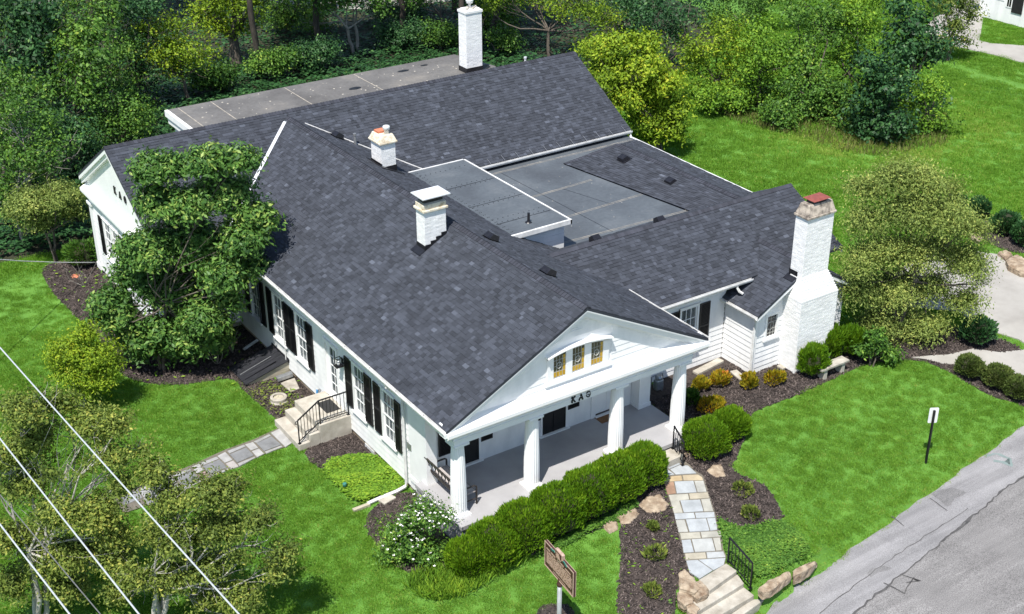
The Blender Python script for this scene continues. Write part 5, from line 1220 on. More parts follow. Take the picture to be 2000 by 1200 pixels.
# street sign seen from behind
foot = G(1808, 905); ss = thing('street_sign', tuple(foot), 'blank white back of a street sign on a black post in the lawn', 'sign')
ht = height_at(foot, 797)
MB().box(foot[0]-.03, foot[0]+.03, foot[1]-.03, foot[1]+.03, foot[2]-.2, ht-.1).build('post', M['iron'], ss)
d_ = np.array((.86, -.5, 0)); d_ /= np.linalg.norm(d_); n_ = np.array((d_[1], -d_[0], 0)); c_ = np.array((foot[0], foot[1], ht-.30))+_fh*.045
pts = []
for (sx, sz) in ((1, 1), (-1, 1), (-1, -1), (1, -1)):
    for k in range(5):
        t = {(1, 1): 0, (-1, 1): 90, (-1, -1): 180, (1, -1): 270}[(sx, sz)]+k*22.5; pts.append((sx*.11+.04*math.cos(R(t)), sz*.24+.04*math.sin(R(t))))
mb = MB(); mb.prism([c_+d_*a+np.array((0, 0, b)) for a, b in pts], n_*.008); mb.build('sign_plate', M['sign_back'], ss)
# overhead cables between two poles outside the view
def cable(p_px, q_px, z, r, label, mat='cable'):
    p, q = plane(*p_px, 2, z), plane(*q_px, 2, z); d = (q-p); L0 = np.linalg.norm(d); d /= L0
    a, b = p-d*26, q+d*14; pts = []
    for t in np.linspace(0, 1, 25): s_ = a+(b-a)*t; pts.append(s_+np.array((0, 0, .9*((2*t-1)**2-.3)*.4)))
    mb = MB(); mb.tube(pts, r, 8); return tag(mb.build('power_cable', M[mat], smooth=True), label, 'cable', 'overhead power cables'), pts[0], pts[-1]
ca, e0, e1 = cable((0, 672), (470, 1200), 10.6, .014, 'topmost pale overhead cable crossing above the front lawn tree')
cb, f0, f1 = cable((0, 850), (275, 1200), 10.6, .014, 'middle pale overhead cable above the pale-barked tree')
cc, h0, h1 = cable((0, 1018), (140, 1200), 10.6, .014, 'lowest pale overhead cable above the pale-barked tree')
cable((0, 960), (200, 1200), 9.4, .010, 'thin dark telephone line below the pale overhead cables', 'cable_dk')
wa, wb_ = plane(188, 513, 0, -2.9), plane(-60, 518, 2, 3.0)
mb = MB(); dirw = (wb_-wa); pts = [wa+dirw*t*4+np.array((0, 0, 5.0*t*t)) for t in np.linspace(0, 1, 14)]; mb.tube(pts, .02, 6); tag(mb.build('service_cable', M['cable']), 'grey service cable running to the left gable corner', 'cable')
for nm, pts3, lb in (('utility_pole', (e0, f0, h0), 'wooden utility pole carrying the far ends of the cables'), ('utility_pole', (e1, f1, h1), 'wooden utility pole carrying the near ends of the cables')):
    c = sum(np.array(p) for p in pts3)/3; gz_ = float(ground(c[0], c[1])); t = thing(nm, (c[0], c[1], gz_), lb, 'pole', 'utility poles')
    MB().tube([(c[0], c[1], gz_-.5), (c[0], c[1], c[2]+.8)], [.17, .12], 12).build('shaft', M['bark'], t)
    a, b = np.array(pts3[0]), np.array(pts3[2]); u = (b-a); u[2] = 0; u /= np.linalg.norm(u); MB().bar(np.array((a[0], a[1], c[2]-.12))-u*.3, np.array((b[0], b[1], c[2]-.12))+u*.3, .12, .14).build('cross_arm', M['wood'], t)
# neighbour house, top right
nw0, nw1 = G(1925, 28), G(2000, 64)
nx0 = (nw0[0]+nw1[0])/2; ya, yb2 = nw1[1]-6, nw0[1]; gz_ = -.6
nh = thing('neighbour_house', (nx0+3, (ya+yb2)/2, gz_), 'white neighbouring house with small-paned windows and black shutters', 'house')
MB().box(nx0, nx0+9, ya, yb2, gz_-.3, 3.2).build('wall', M['board'], nh)
mb = MB(); mb.prism([(nx0-.5, ya-.5, 3.2), (nx0+9.5, ya-.5, 3.2), (nx0+4.5, ya-.5, 6)], (0, yb2-ya+1, 0)); mb.build('roof', M['shingle'], nh)
fN = fbox(nx0, 'L')
def pxy(u, v): return plane(u, v, 0, nx0)
for (u0, u1, zz0, zz1) in ((1939, 1957, .55, 2.3), (1965, 1974, .2, 2.3)):
    a1_, a0_ = pxy(u0, 20)[1], pxy(u1, 20)[1]; mb = MB(); fN(mb, a0_-.06, a1_+.06, zz0-.06, zz1+.06, 0, .03); wv = mb.build('window', M['white'], nh)
    for i in range(2):
        for j in range(4): w = (a1_-a0_)/2; hgt = (zz1-zz0)/4; g = MB(); fN(g, a0_+i*w+.02, a0_+(i+1)*w-.02, zz0+j*hgt+.02, zz0+(j+1)*hgt-.02, .03, .04); g.build('pane', M['dkglass'], wv)
a1_, a0_ = pxy(1976, 20)[1], pxy(1997, 20)[1]; mb = MB(); fN(mb, a0_, a1_, gz_+.5, 2.4, 0, .06); mb.build('shutter', M['black'], nh)
# ------------------------------------------------------------------ plants
prng = np.random.default_rng(21)
def unit(n, r=prng):
    v = r.normal(size=(n, 3)); return v/np.linalg.norm(v, axis=1, keepdims=True)
def vnoise(p, f, ph):
    q = p*f; return (np.sin(q[:, 0]*1.7+ph)+np.sin(q[:, 1]*2.1+ph*1.3+q[:, 0]*.6)+np.sin(q[:, 2]*1.9+ph*.7+q[:, 1]*.8))/3
def leaves(cent, outn, size, width=.5, up=.35, rnd=.8, droop=0.0, fold=.0):
    n = len(cent); nr = outn+np.array((0, 0, up))+unit(n)*rnd; nr /= np.linalg.norm(nr, axis=1, keepdims=True)
    d = unit(n)+outn*.5-np.array((0, 0, droop)); d -= nr*(d*nr).sum(1, keepdims=True); d /= np.linalg.norm(d, axis=1, keepdims=True)+1e-9
    s = np.cross(nr, d); sz = size*prng.uniform(.65, 1.25, (n, 1))
    a = cent-d*sz*.5; b = cent+s*sz*width*.5-d*sz*.05; c = cent+d*sz*.5-nr*sz*.08; e = cent-s*sz*width*.5-d*sz*.05
    return np.stack([a, b, c, e], 1)
def crown_points(lobes, n, spray, spread, shell=.55, thr=-.25, ph=0.0, nf=1.2, droop=0.0, rise=.25):
    sub = []
    for c, r in lobes:                         # every lobe breaks up into uneven boughs
        c = np.array(c); r = np.array(r); sub.append((c, r*.72))
        for _ in range(5): o_ = unit(1)[0]; o_[2] = abs(o_[2])*.8-.15; sub.append((c+o_*r*prng.uniform(.45, .8), r*prng.uniform(.32, .55)*np.array((1, 1, .95))))
    vol = np.array([l[1][0]*l[1][1]*l[1][2] for l in sub])**.70; cnt = (vol/vol.sum()*n/spray*1.45).astype(int)+1
    P = []; O = []; T = []
    for (c, r), k in zip(sub, cnt):
        bt = prng.normal(0, .09); u = unit(k); u[:, 2] = np.where(u[:, 2] < -.35, -u[:, 2]*.6, u[:, 2]); rad = (shell+(1-shell)*prng.random((k, 1))**.6)
        p = c+u*r*rad; keep = vnoise(p, nf, ph) > thr; p = p[keep]; u = u[keep]; m = len(p)
        tw = u*.8+unit(m)*.6+np.array((0, 0, rise-droop)); tw /= np.linalg.norm(tw, axis=1, keepdims=True)       # leaves sit along a twig
        s = np.tile(np.linspace(-.5, 1.0, spray), m)[:, None]+prng.normal(0, .1, (m*spray, 1))
        q = np.repeat(p, spray, 0)+np.repeat(tw, spray, 0)*s*spread*2.4+prng.normal(size=(m*spray, 3))*spread*.38
        P.append(q); O.append(np.repeat(u, spray, 0)); T.append(np.repeat(bt+prng.normal(0, .10, m)+vnoise(p, .9, ph+2)*.10, spray))
    return np.concatenate(P), np.concatenate(O), np.concatenate(T)
LASTP = []
def limb(mb, a, b, r0, r1, bend=.12, n=5, sides=6):
    a = np.array(a, float); b = np.array(b, float); L0 = np.linalg.norm(b-a); pts = []
    off = prng.normal(size=3)*bend*L0*np.array((1, 1, .4))
    for t in np.linspace(0, 1, n): pts.append(a+(b-a)*t+off*math.sin(math.pi*t)+prng.normal(size=3)*.012*L0*(0 < t < 1))
    mb.tube(pts, list(np.linspace(r0, r1, n)), sides, cap=False); return pts
def tree(name, label, base, lobes_px, mat, n=6000, leaf=.2, width=.5, trunk_r=.16, stems=1, bark='bark', spray=7, spread=.16, thr=-.25, shell=.5, group=None, cat='tree', zs=.85,
         twigs=0, depth_spread=.55, tone=.45, droop=0.0, rnd=.8, up=.35, bare=0, nf=1.2, crown='crown', fork=.35):
    base = np.array(base, float); k = px2m(base); fw2 = np.array((_fw[0], _fw[1], 0)); fw2 /= np.linalg.norm(fw2)
    lobes = []
    for (u, v, r) in lobes_px:
        c = at_base(u, v, base)+fw2*prng.uniform(-1, 1)*depth_spread*r*k
        rr = r*k*np.array((1, 1, zs)); c[2] = max(c[2], base[2]+rr[2]*.55); lobes.append((c, rr))
    t = thing(name, tuple(base), label, cat, group); top = max(l[0][2] for l in lobes); mid = np.mean([l[0] for l in lobes], 0)
    mb = MB(); hh = base[2]+(top-base[2])*fork
    for s in range(stems):
        an = 6.283*s/max(stems, 1)+.6; o_ = np.array((math.cos(an), math.sin(an), 0))*(.0 if stems == 1 else trunk_r*1.1)
        j = base+o_+(np.array((mid[0], mid[1], 0))-np.array((base[0], base[1], 0)))*.25; j[2] = hh; j += o_*3
        limb(mb, base+o_-np.array((0, 0, .2)), j, trunk_r*1.15, trunk_r*.8, .03, 6, 10)
        for i, (c, r) in enumerate(lobes):
            if i % stems == s:
                pts = limb(mb, j, c, trunk_r*.55, trunk_r*.14, .1, 6, 6)
                for _ in range(3+twigs):
                    e = np.array(c)+unit(1)[0]*np.array(r)*prng.uniform(.6, 1.0); e[2] = max(e[2], base[2]+.3); limb(mb, pts[prng.integers(2, 6)], e, trunk_r*.16, trunk_r*.04, .14, 4, 4)
                for _ in range(bare):
                    e = np.array(c)+unit(1)[0]*np.array(r)*prng.uniform(.95, 1.3); e[2] = max(e[2], base[2]+.5); q = limb(mb, pts[prng.integers(3, 6)], e, trunk_r*.18, trunk_r*.05, .12, 5, 4)
                    for w in range(2): limb(mb, q[2+w], q[2+w]+unit(1)[0]*np.array(r)*.5, trunk_r*.08, trunk_r*.03, .15, 3, 4)
    mb.build('trunk', M[bark], t, smooth=True)
    P, O, T = crown_points(lobes, n, spray, spread, shell, thr, float(prng.uniform(0, 9)), nf, droop)
    P[:, 2] = np.maximum(P[:, 2], ground(P[:, 0], P[:, 1])+.05)
    q = leaves(P, O, leaf, width, up, rnd, droop); tn = np.clip(tone+T+prng.normal(0, .17, len(P)), 0, 1)
    quads_obj(crown, q, tn, L[mat], t); LASTP[:] = [P]
    return t
def shrub(name, label, c, r, mat, n=2500, leaf=.11, width=.3, group=None, tone=.5, up=.2, rnd=.45, bumps=.08, upright=0.6, cat='shrub', core=True):
    """dense clipped shrub: c on the ground, r = (rx, ry, height)"""
    c = np.array(c, float); t = thing(name, tuple(c), label, cat, group)
    u = unit(n); u[:, 2] = np.abs(u[:, 2])*1.0-.25*(prng.random(n)); u /= np.linalg.norm(u, axis=1, keepdims=True)
    sg_ = np.sign(u)*np.abs(u)**.80; R_ = np.array((r[0], r[1], r[2]*.62)); ctr = c+np.array((0, 0, r[2]*.40))
    rad = prng.uniform(.86, 1.0, (n, 1)); p = ctr+sg_/np.max(np.abs(sg_)**1, axis=1, keepdims=True)**.25*R_*rad*.92
    w = vnoise(p, 2.6, c[0]*2)+.7*vnoise(p, 6, c[1])+.5*vnoise(p, 12, c[0]); p += u*(w[:, None]*bumps)
    g = ground(p[:, 0], p[:, 1]); p[:, 2] = np.maximum(p[:, 2], g+.03)
    # shoots point out and up
    d = u*(1-upright)+np.array((0, 0, upright))+unit(n)*.35; d /= np.linalg.norm(d, axis=1, keepdims=True)
    s = np.cross(d, unit(n)); s /= np.linalg.norm(s, axis=1, keepdims=True)+1e-9; sz = leaf*prng.uniform(.6, 1.3, (n, 1)); stray = prng.random(n) < .03; sz[stray] *= 1.5; p[stray] += u[stray]*leaf*.35
    q = np.stack([p-d*sz*.4, p+s*sz*width*.5, p+d*sz*.6, p-s*sz*width*.5], 1)
    tn = np.clip(tone+w*.16+prng.normal(0, .16, n), 0, 1)
    quads_obj('foliage', q, tn, L[mat], t)
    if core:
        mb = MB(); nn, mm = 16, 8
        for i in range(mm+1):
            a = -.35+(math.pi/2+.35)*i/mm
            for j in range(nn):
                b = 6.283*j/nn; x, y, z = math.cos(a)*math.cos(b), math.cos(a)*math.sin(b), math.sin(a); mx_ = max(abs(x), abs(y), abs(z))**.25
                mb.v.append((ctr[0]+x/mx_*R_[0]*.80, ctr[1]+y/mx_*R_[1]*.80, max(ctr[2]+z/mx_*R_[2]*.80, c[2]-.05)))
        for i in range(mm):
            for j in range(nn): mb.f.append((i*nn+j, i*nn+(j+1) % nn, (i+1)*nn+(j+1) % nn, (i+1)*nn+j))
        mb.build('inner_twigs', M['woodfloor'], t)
    return t
# --- clipped hedge in front of the porch
hx = [(-.62, -1.50, .66, 1.12), (.2, -1.50, .82, 1.32), (1.3, -1.45, .86, 1.46), (2.5, -1.42, .90, 1.50), (3.65, -1.40, .88, 1.48), (4.75, -1.38, .82, 1.44), (5.68, -1.34, .76, 1.42)]
hl = ['low first yew of the porch hedge, beside the white roses', 'second yew of the porch hedge, counted from the white roses', 'third yew of the porch hedge, counted from the white roses', 'middle yew of the porch hedge', 'third yew of the porch hedge, counted from the stone step', 'second yew of the porch hedge, counted from the stone step', 'rounded end yew of the porch hedge beside the stone step']
for (x, y, r, h), lb in zip(hx, hl): shrub('yew_shrub', lb, (x, y, ground(x, y)), (r*1.0, r*.92, h), 'hedge', 10000, .115, .30, 'porch hedge', bumps=.06, tone=.56)
for (u, v, rp, h, lb) in ((1377, 885, 47, 1.15, 'large rounded yew beside the porch railing'), (1424, 855, 36, 1.0, 'smaller rounded yew nestled against the large one')):
    p = G(u, v); r = rp*px2m(p); shrub('yew_shrub', lb, p, (r, r*.95, h), 'hedge', 10000, .11, .30, 'rounded yews by the path', bumps=.06, tone=.54)
for (u, v, rp, h, lb) in ((1584, 735, 26, 1.2, 'boxy yew hugging the front chimney foot'), (1622, 698, 27, 1.3, 'middle yew behind the stone bench'), (1662, 694, 26, 1.15, 'dark yew at the right end of the stone bench')):
    p = G(u, v); r = rp*px2m(p); shrub('yew_shrub', lb, p, (r, r, h), 'hedge', 6500, .15, .28, 'yews by the stone bench', tone=.36 if u > 1640 else .46, bumps=.12)
for (u, v, rp, lb) in ((1890, 735, 26, 'round boxwood nearest the shady bed along the walk'), (1945, 755, 27, 'middle round boxwood along the concrete walk'), (1985, 778, 27, 'round boxwood at the lawn corner along the walk')):
    p = G(u, v); r = rp*px2m(p); shrub('boxwood', lb, p, (r, r, r*1.7), 'box', 3200, .10, .5, 'boxwoods along the walk', upright=.35, bumps=.06)
for (u, v, rp, lb) in ((1914, 425, 20, 'small dark shrub where the boulder row starts'), (1960, 458, 25, 'dark shrub in the mulch above the boulders'), (2000, 480, 26, 'dark shrub nearest the brown boulder'), (1868, 405, 14, 'tiny dark shrub on the lawn beyond the weeping tree'), (1905, 672, 30, 'spreading dark shrub under the weeping tree by the drive')):
    p = G(u, v); r = rp*px2m(p); shrub('dark_shrub', lb, p, (r, r, r*1.9), 'dark', 2600, .14, .5, 'dark shrubs by the drive', upright=.4, bumps=.12, tone=.42)
for (u, v, rp, mt_, lb) in ((1404, 757, 18, 'orange', 'orange spirea beneath the wing window'), (1465, 760, 17, 'orange', 'golden spirea at the bump-out corner'), (1513, 750, 17, 'orange', 'golden spirea under the leaded window'), (1366, 765, 17, 'orange', 'yellow spirea behind the corner porch column'), (1390, 805, 20, 'orange', 'yellow-orange spirea behind the large rounded yew'), (1352, 790, 17, 'mid', 'green spirea in the column shade')):
    p = G(u, v); r = rp*px2m(p); shrub('spirea', lb, p, (r, r, r*1.8), mt_, 900, .12, .5, 'spireas along the foundation', upright=.5, bumps=.12, core=False, tone=.5 if u in (1404,) else .36)
for (u, v, rp, lb) in ((1447, 962, 17, 'young shrub in the mulch below the pointed rock'), (1467, 1012, 17, 'young shrub in the mulch above the groundcover'), (1274, 1035, 12, 'small shrub in the mulch nearest the hedge rocks'), (1277, 1092, 17, 'broader small shrub midway down the mulch strip'), (1271, 1160, 14, 'thin small shrub lowest in the mulch strip')):
    p = G(u, v); r = rp*px2m(p); shrub('young_shrub', lb, p, (r, r, r*1.5), 'olive', 420, .12, .35, 'young shrubs in mulch', upright=.5, bumps=.1, core=False, tone=.5)
for (u, v, rp, lb) in ((165, 520, 30, 'low dark green conifer shrub at the gable corner'), (240, 770, 0, '')):
    if rp: p = G(u, v); r = rp*px2m(p); shrub('conifer_shrub', lb, p, (r, r, r*1.8), 'mid', 2400, .16, .3, None, upright=.3, bumps=.15, tone=.4)
# --- white roses at the porch corner
p = G(800, 1085); rs = tree('rose_bush', 'sprawling rose bush with white blooms at the porch corner', p, [(770, 1020, 38), (820, 1010, 40), (855, 1020, 30), (745, 1050, 28), (800, 1060, 48), (845, 1075, 36), (770, 1085, 34), (820, 1110, 30)], 'mid', 9000, .09, .5, .02, 5, spray=7, spread=.14, thr=-.4, cat='shrub', tone=.5, crown='foliage', shell=.6)
fl = MB(); rr = random.Random(5); PO = LASTP[0]; sel = np.argsort(-(PO @ np.array((-.35, -.5, .8)))+prng.normal(0, .22, len(PO)))[:len(PO)//3]
for k in range(150):
    c = PO[sel[rr.randrange(len(sel))]]+np.array((rr.uniform(-.03, .0), rr.uniform(-.03, 0), rr.uniform(.03, .09)))
    for a in range(5):
        an = a*1.2566+rr.random(); d1 = np.array((math.cos(an), math.sin(an), .35))*.034; d2 = np.array((math.cos(an+.9), math.sin(an+.9), .35))*.034; fl.add([c, c+d1, c+(d1+d2)*.72+(0, 0, .012), c+d2], [(0, 1, 2, 3)])
tag(fl.build('blossoms', M['blossom'], rs), kind='stuff')
# --- trees near the house
G_ = lambda u, v: G(u, v)
tree('magnolia_tree', 'large glossy magnolia tree in the mulch bed before the left wing', G(318, 722), [(300,335,42),(345,330,30),(405,325,44),(465,318,36),(335,405,62),(430,400,64),(500,430,36),(470,470,50),(290,490,55),(370,500,72),(445,535,58),(265,560,48),(330,600,68),(410,620,60),(235,615,40),(300,660,52),(385,665,44),(460,590,34),(255,500,30),(270,680,46),(345,690,48),(225,590,40),(410,680,38),(490,530,36),(520,440,26)], 'magnolia', 70000, .19, .42, .06, 3, spray=8, spread=.16, thr=-.72, shell=.25, tone=.60, bark='bark', twigs=0, nf=1.6, zs=1.0)
tree('weeping_cherry', 'small airy olive-green tree beyond the left gable', G(108, 512), [(95,345,34),(60,395,40),(120,390,42),(142,425,30),(35,415,28),(105,440,34),(75,435,26)], 'birch', 15000, .13, .4, .05, 2, spray=7, spread=.17, thr=-.4, tone=.5, droop=.5)
tree('golden_shrub_tree', 'feathery yellow-green small tree beside the mulch bed curve', G(160, 795), [(130,685,36),(185,695,40),(150,730,44),(205,740,34),(120,730,30),(170,760,38),(165,655,24),(215,715,22)], 'yellow', 15000, .11, .4, .03, 3, spray=7, spread=.15, thr=-.45, tone=.46, bark='bark_pale')
tree('dogwood_tree', 'sparse olive-leaved tree with pale bare branches on the front lawn', G(305, 1235), [(330,985,42),(395,960,46),(455,975,44),(505,1015,40),(430,1040,50),(360,1060,48),(480,1080,44),(540,1120,34),(410,1120,50),(300,1040,40),(270,1110,44),(340,1140,46),(480,1160,40),(250,1180,40),(300,930,30),(555,1080,26),(360,1010,36),(420,1185,44)], 'olive', 46000, .105, .45, .07, 4, bark='bark_white', spray=7, spread=.16, thr=-.12, shell=.2, tone=.54, bare=3, twigs=3, nf=3.0)
tree('dogwood_tree', 'dense olive-leaved tree with grey twigs under the pale cables', G(75, 1215), [(45,800,40),(110,815,42),(170,850,44),(60,870,48),(130,910,50),(215,890,42),(240,950,36),(40,960,50),(120,990,54),(195,1000,46),(60,1060,50),(150,1080,52),(40,1140,46),(120,1160,46),(210,1090,40),(20,900,40),(270,880,26),(310,940,26),(90,760,26),(230,830,28),(10,1040,40),(230,1040,36),(80,1110,40)], 'olive', 70000, .105, .45, .07, 4, bark='bark_white', spray=7, spread=.16, thr=-.15, shell=.2, tone=.56, bare=3, twigs=3, nf=2.8)
tree('honey_locust', 'yellow-green spreading tree touching the right end of the rear roof', G(1290, 300), [(1165,105,34),(1205,95,36),(1190,150,44),(1245,130,46),(1295,165,38),(1225,190,46),(1280,200,44),(1320,215,32),(1250,240,42),(1300,250,34),(1270,275,28),(1215,140,40),(1265,95,26)], 'yellow', 30000, .19, .45, .10, 2, spray=8, spread=.24, thr=-.5, shell=.3, tone=.52, nf=1.5)
tree('weeping_birch', 'wide airy olive-green weeping tree shading the concrete drive', G(1750, 668), [(1690,365,32),(1745,345,34),(1800,350,36),(1690,425,46),(1760,410,50),(1835,415,48),(1890,450,40),(1680,495,48),(1750,490,56),(1825,495,54),(1895,520,42),(1930,560,26),(1680,565,40),(1745,570,50),(1820,575,46),(1875,590,32),(1760,640,42),(1815,640,34),(1705,630,34),(1660,540,26),(1860,380,26)], 'birch', 110000, .115, .36, .08, 3, bark='bark', spray=9, spread=.26, thr=-.3, shell=.15, tone=.6, droop=.75, twigs=1, nf=1.6, fork=.4)
p = G(1700, 715); tree('flowering_shrub', 'leafy green shrub with a few white flowers under the weeping tree', p, [(1690,690,20),(1715,680,22),(1740,700,20),(1705,660,18)], 'mid', 2600, .14, .45, .03, 3, spray=6, spread=.1, cat='shrub', tone=.5, crown='foliage')
# --- woods and thicket behind
BG = [
 ('understory_shrub', 'shaded low bush behind the left third of the rear flat roof', (525, 158), [(510,130,22),(540,135,22),(560,118,18)], 'mid', .19, 1),
 ('understory_shrub', 'shaded low bush between the thick trunk and the forked trunks', (600, 140), [(585,112,22),(615,118,22),(640,100,18)], 'dark', .19, 1),
 ('understory_shrub', 'shaded low bush right of the forked trunks', (765, 98), [(750,72,22),(785,75,22),(820,62,20)], 'dark', .19, 1),
 ('understory_shrub', 'pale-leaved bush before the thick grey trunk', (410, 185), [(395,160,24),(425,165,22),(440,150,16)], 'mid', .19, 1),
 ('understory_shrub', 'shaded bush left of the tall chimney base', (860, 100), [(845,75,20),(880,80,20)], 'mid', .19, 1),
 ('vine_mound', 'leafy vine mound climbing at the left edge of the woods', (85, 225), [(60,0,52),(120,35,46),(20,80,46),(100,100,46),(65,50,46)], 'mid', .2, 1),
 ('vine_mound', 'bright vine mound between the vine-covered tree and the yellow-green tree', (205, 240), [(200,55,42),(235,105,40),(190,140,42),(240,155,34),(215,20,36)], 'mid', .2, 1),
 ('vine_mound', 'deep green vine mound behind the rounded dense shrub', (275, 220), [(255,35,36),(250,85,38),(285,140,34),(300,20,34),(270,170,30)], 'dark', .2, 1),
 ('vine_mound', 'pale leafy vine mound below the dark big-leaved tree', (15, 390), [(5,165,46),(45,185,42),(0,245,46),(50,330,36),(20,290,40)], 'mid', .19, 1),
 ('vine_mound', 'shaded leafy mound left of the forked pale trunks', (560, 62), [(535,5,30),(585,0,34),(620,28,24),(560,35,24)], 'mid', .2, 1),
 ('vine_mound', 'shaded leafy mound between forked trunks and slim trunk', (785, 48), [(760,-5,40),(820,0,36),(740,25,26),(790,25,24)], 'dark', .2, 1),
 ('vine_mound', 'leafy mound just right of the tall chimney', (945, 62), [(930,15,30),(965,25,28),(990,5,30)], 'mid', .2, 1),
 ('vine_mound', 'dark leafy mound behind the sparse yellow locust', (1225, 80), [(1205,15,38),(1250,38,34),(1180,25,30),(1230,-15,40)], 'dark', .2, 1),
 ('vine_mound', 'green mound closing the thicket top toward the far lane', (1450, 65), [(1420,10,40),(1470,28,36),(1500,5,40),(1400,40,30)], 'mid', .2, 1),
 ('vine_mound', 'bright green mound at the thicket top left of the dark glossy tree', (1695, 65), [(1690,5,40),(1730,-5,40),(1650,10,40),(1610,-5,36),(1560,0,36)], 'lime', .2, 1),
 ('broadleaf_tree', 'dark big-leaved tree at the far left of the woods', (30, 285), [(20,40,60),(70,70,56),(30,120,56),(90,20,40),(80,150,50)], 'dark', .30, 1),
 ('vine_tree', 'vine-covered tree rising over the left shrubs', (150, 300), [(120,100,50),(165,75,46),(150,150,56),(195,120,42),(110,190,46),(180,190,46)], 'mid', .26, 1),
 ('broadleaf_shrub', 'rounded dense green shrub beside the left end of the rear roof', (245, 305), [(215,210,44),(260,230,40),(240,260,44),(280,250,26),(200,255,36)], 'mid', .18, 1),
 ('tangled_tree', 'tangled tree with grey bare branches at the left edge', (50, 470), [(20,220,40),(60,260,46),(30,310,50),(90,310,42),(20,370,46),(80,360,40),(120,290,36)], 'mid', .18, 2),
 ('broadleaf_shrub', 'mixed green shrub below the vine-covered tree', (140, 350), [(110,250,40),(150,260,36),(170,300,36),(120,310,40),(190,340,30)], 'dark', .2, 1),
 ('maple_tree', 'yellow-green tree behind the left end of the rear roof', (372, 205), [(290,60,36),(330,55,40),(360,95,48),(310,110,46),(345,140,38),(400,120,34),(270,95,26)], 'yellow', .2, 1),
 ('maple_tree', 'bright yellow-green tree with a thick grey trunk behind the rear roof', (463, 136), [(420,10,44),(470,15,46),(430,55,38),(470,60,30),(395,40,30),(510,-10,40),(445,-40,60)], 'yellow', .22, 1),
 ('twin_trunk_tree', 'green tree with forked pale trunks behind the rear roof', (697, 107), [(630,5,34),(680,10,40),(720,-5,40),(600,-20,40),(660,-50,60),(740,20,24),(590,55,18)], 'mid', .24, 2),
 ('locust_tree', 'sparse yellow locust with dead limbs behind the right of the rear roof', (1072, 118), [(980,-5,36),(1040,8,38),(1095,20,38),(1150,20,36),(1180,45,28),(1010,-50,60),(1120,-40,60),(960,20,22)], 'yellow', .18, 1),
 ('slim_tree', 'slim dark trunk tree standing left of the tall chimney', (867, 75), [(840,-40,40),(880,-60,50),(810,5,22)], 'mid', .22, 1),
 ('understory_shrub', 'low yellow-green shrub right of the tall chimney', (965, 110), [(945,75,24),(975,85,24),(1000,90,18)], 'mid', .2, 1),
 ('evergreen_tree', 'dark dense tree behind the yellow spreading tree', (1330, 135), [(1290,20,38),(1330,45,40),(1300,75,34),(1350,15,36),(1250,30,32),(1335,90,28)], 'dark', .24, 1),
 ('thicket_shrub', 'yellow-green arching shrub left in the thicket', (1400, 205), [(1370,100,40),(1410,75,42),(1440,110,40),(1390,140,40),(1350,130,30),(1430,150,30)], 'yellow', .2, 1),
 ('thicket_shrub', 'fresh green arching shrub with long sprays in the thicket', (1480, 215), [(1470,75,40),(1500,110,42),(1460,140,36),(1510,150,38),(1480,175,30)], 'lime', .2, 1),
 ('thicket_shrub', 'tall green bush mid thicket below the far lane', (1575, 215), [(1560,40,42),(1600,80,44),(1550,110,42),(1590,140,42),(1620,40,36),(1570,165,34)], 'mid', .21, 1),
 ('thicket_shrub', 'yellow-tinted bush right of mid thicket', (1650, 205), [(1650,60,40),(1680,100,40),(1640,130,40),(1670,30,36),(1630,165,30),(1700,60,32)], 'lime', .2, 1),
 ('cherry_laurel', 'dark glossy spiky-leaved tree at the right of the thicket', (1770, 235), [(1760,20,42),(1795,60,46),(1750,90,46),(1790,120,44),(1820,20,34),(1825,95,30),(1760,150,40)], 'dark', .28, 1),
 ('cherry_laurel', 'dark glossy rounded bush at the front of the thicket', (1725, 275), [(1700,140,42),(1740,170,44),(1700,195,42),(1755,215,38),(1690,235,34),(1730,240,36)], 'dark', .26, 1),
 ('thicket_shrub', 'bright lime bush in front of the dark glossy tree', (1810, 255), [(1800,180,32),(1830,190,26),(1795,215,30),(1825,225,26),(1780,235,24)], 'lime', .19, 1),
 ('thicket_shrub', 'green filler bush low in the thicket centre', (1600, 235), [(1560,180,28),(1600,185,30),(1640,190,28),(1615,205,26)], 'mid', .2, 1),
 ('low_shrub', 'small green shrub on the lawn edge before the thicket', (1522, 252), [(1520,230,20),(1532,240,14)], 'mid', .17, 1),
 ('low_shrub', 'leafy low shrub between thicket and yellow spreading tree', (1420, 225), [(1410,205,22),(1440,200,20),(1380,195,22)], 'lime', .18, 1),
 ('overhanging_tree', 'loose light-leaved tree hanging over the far walkway', (1850, 120), [(1850,20,28),(1880,10,26),(1865,55,24),(1880,85,16),(1900,35,16),(1840,85,20)], 'olive', .18, 1),
]
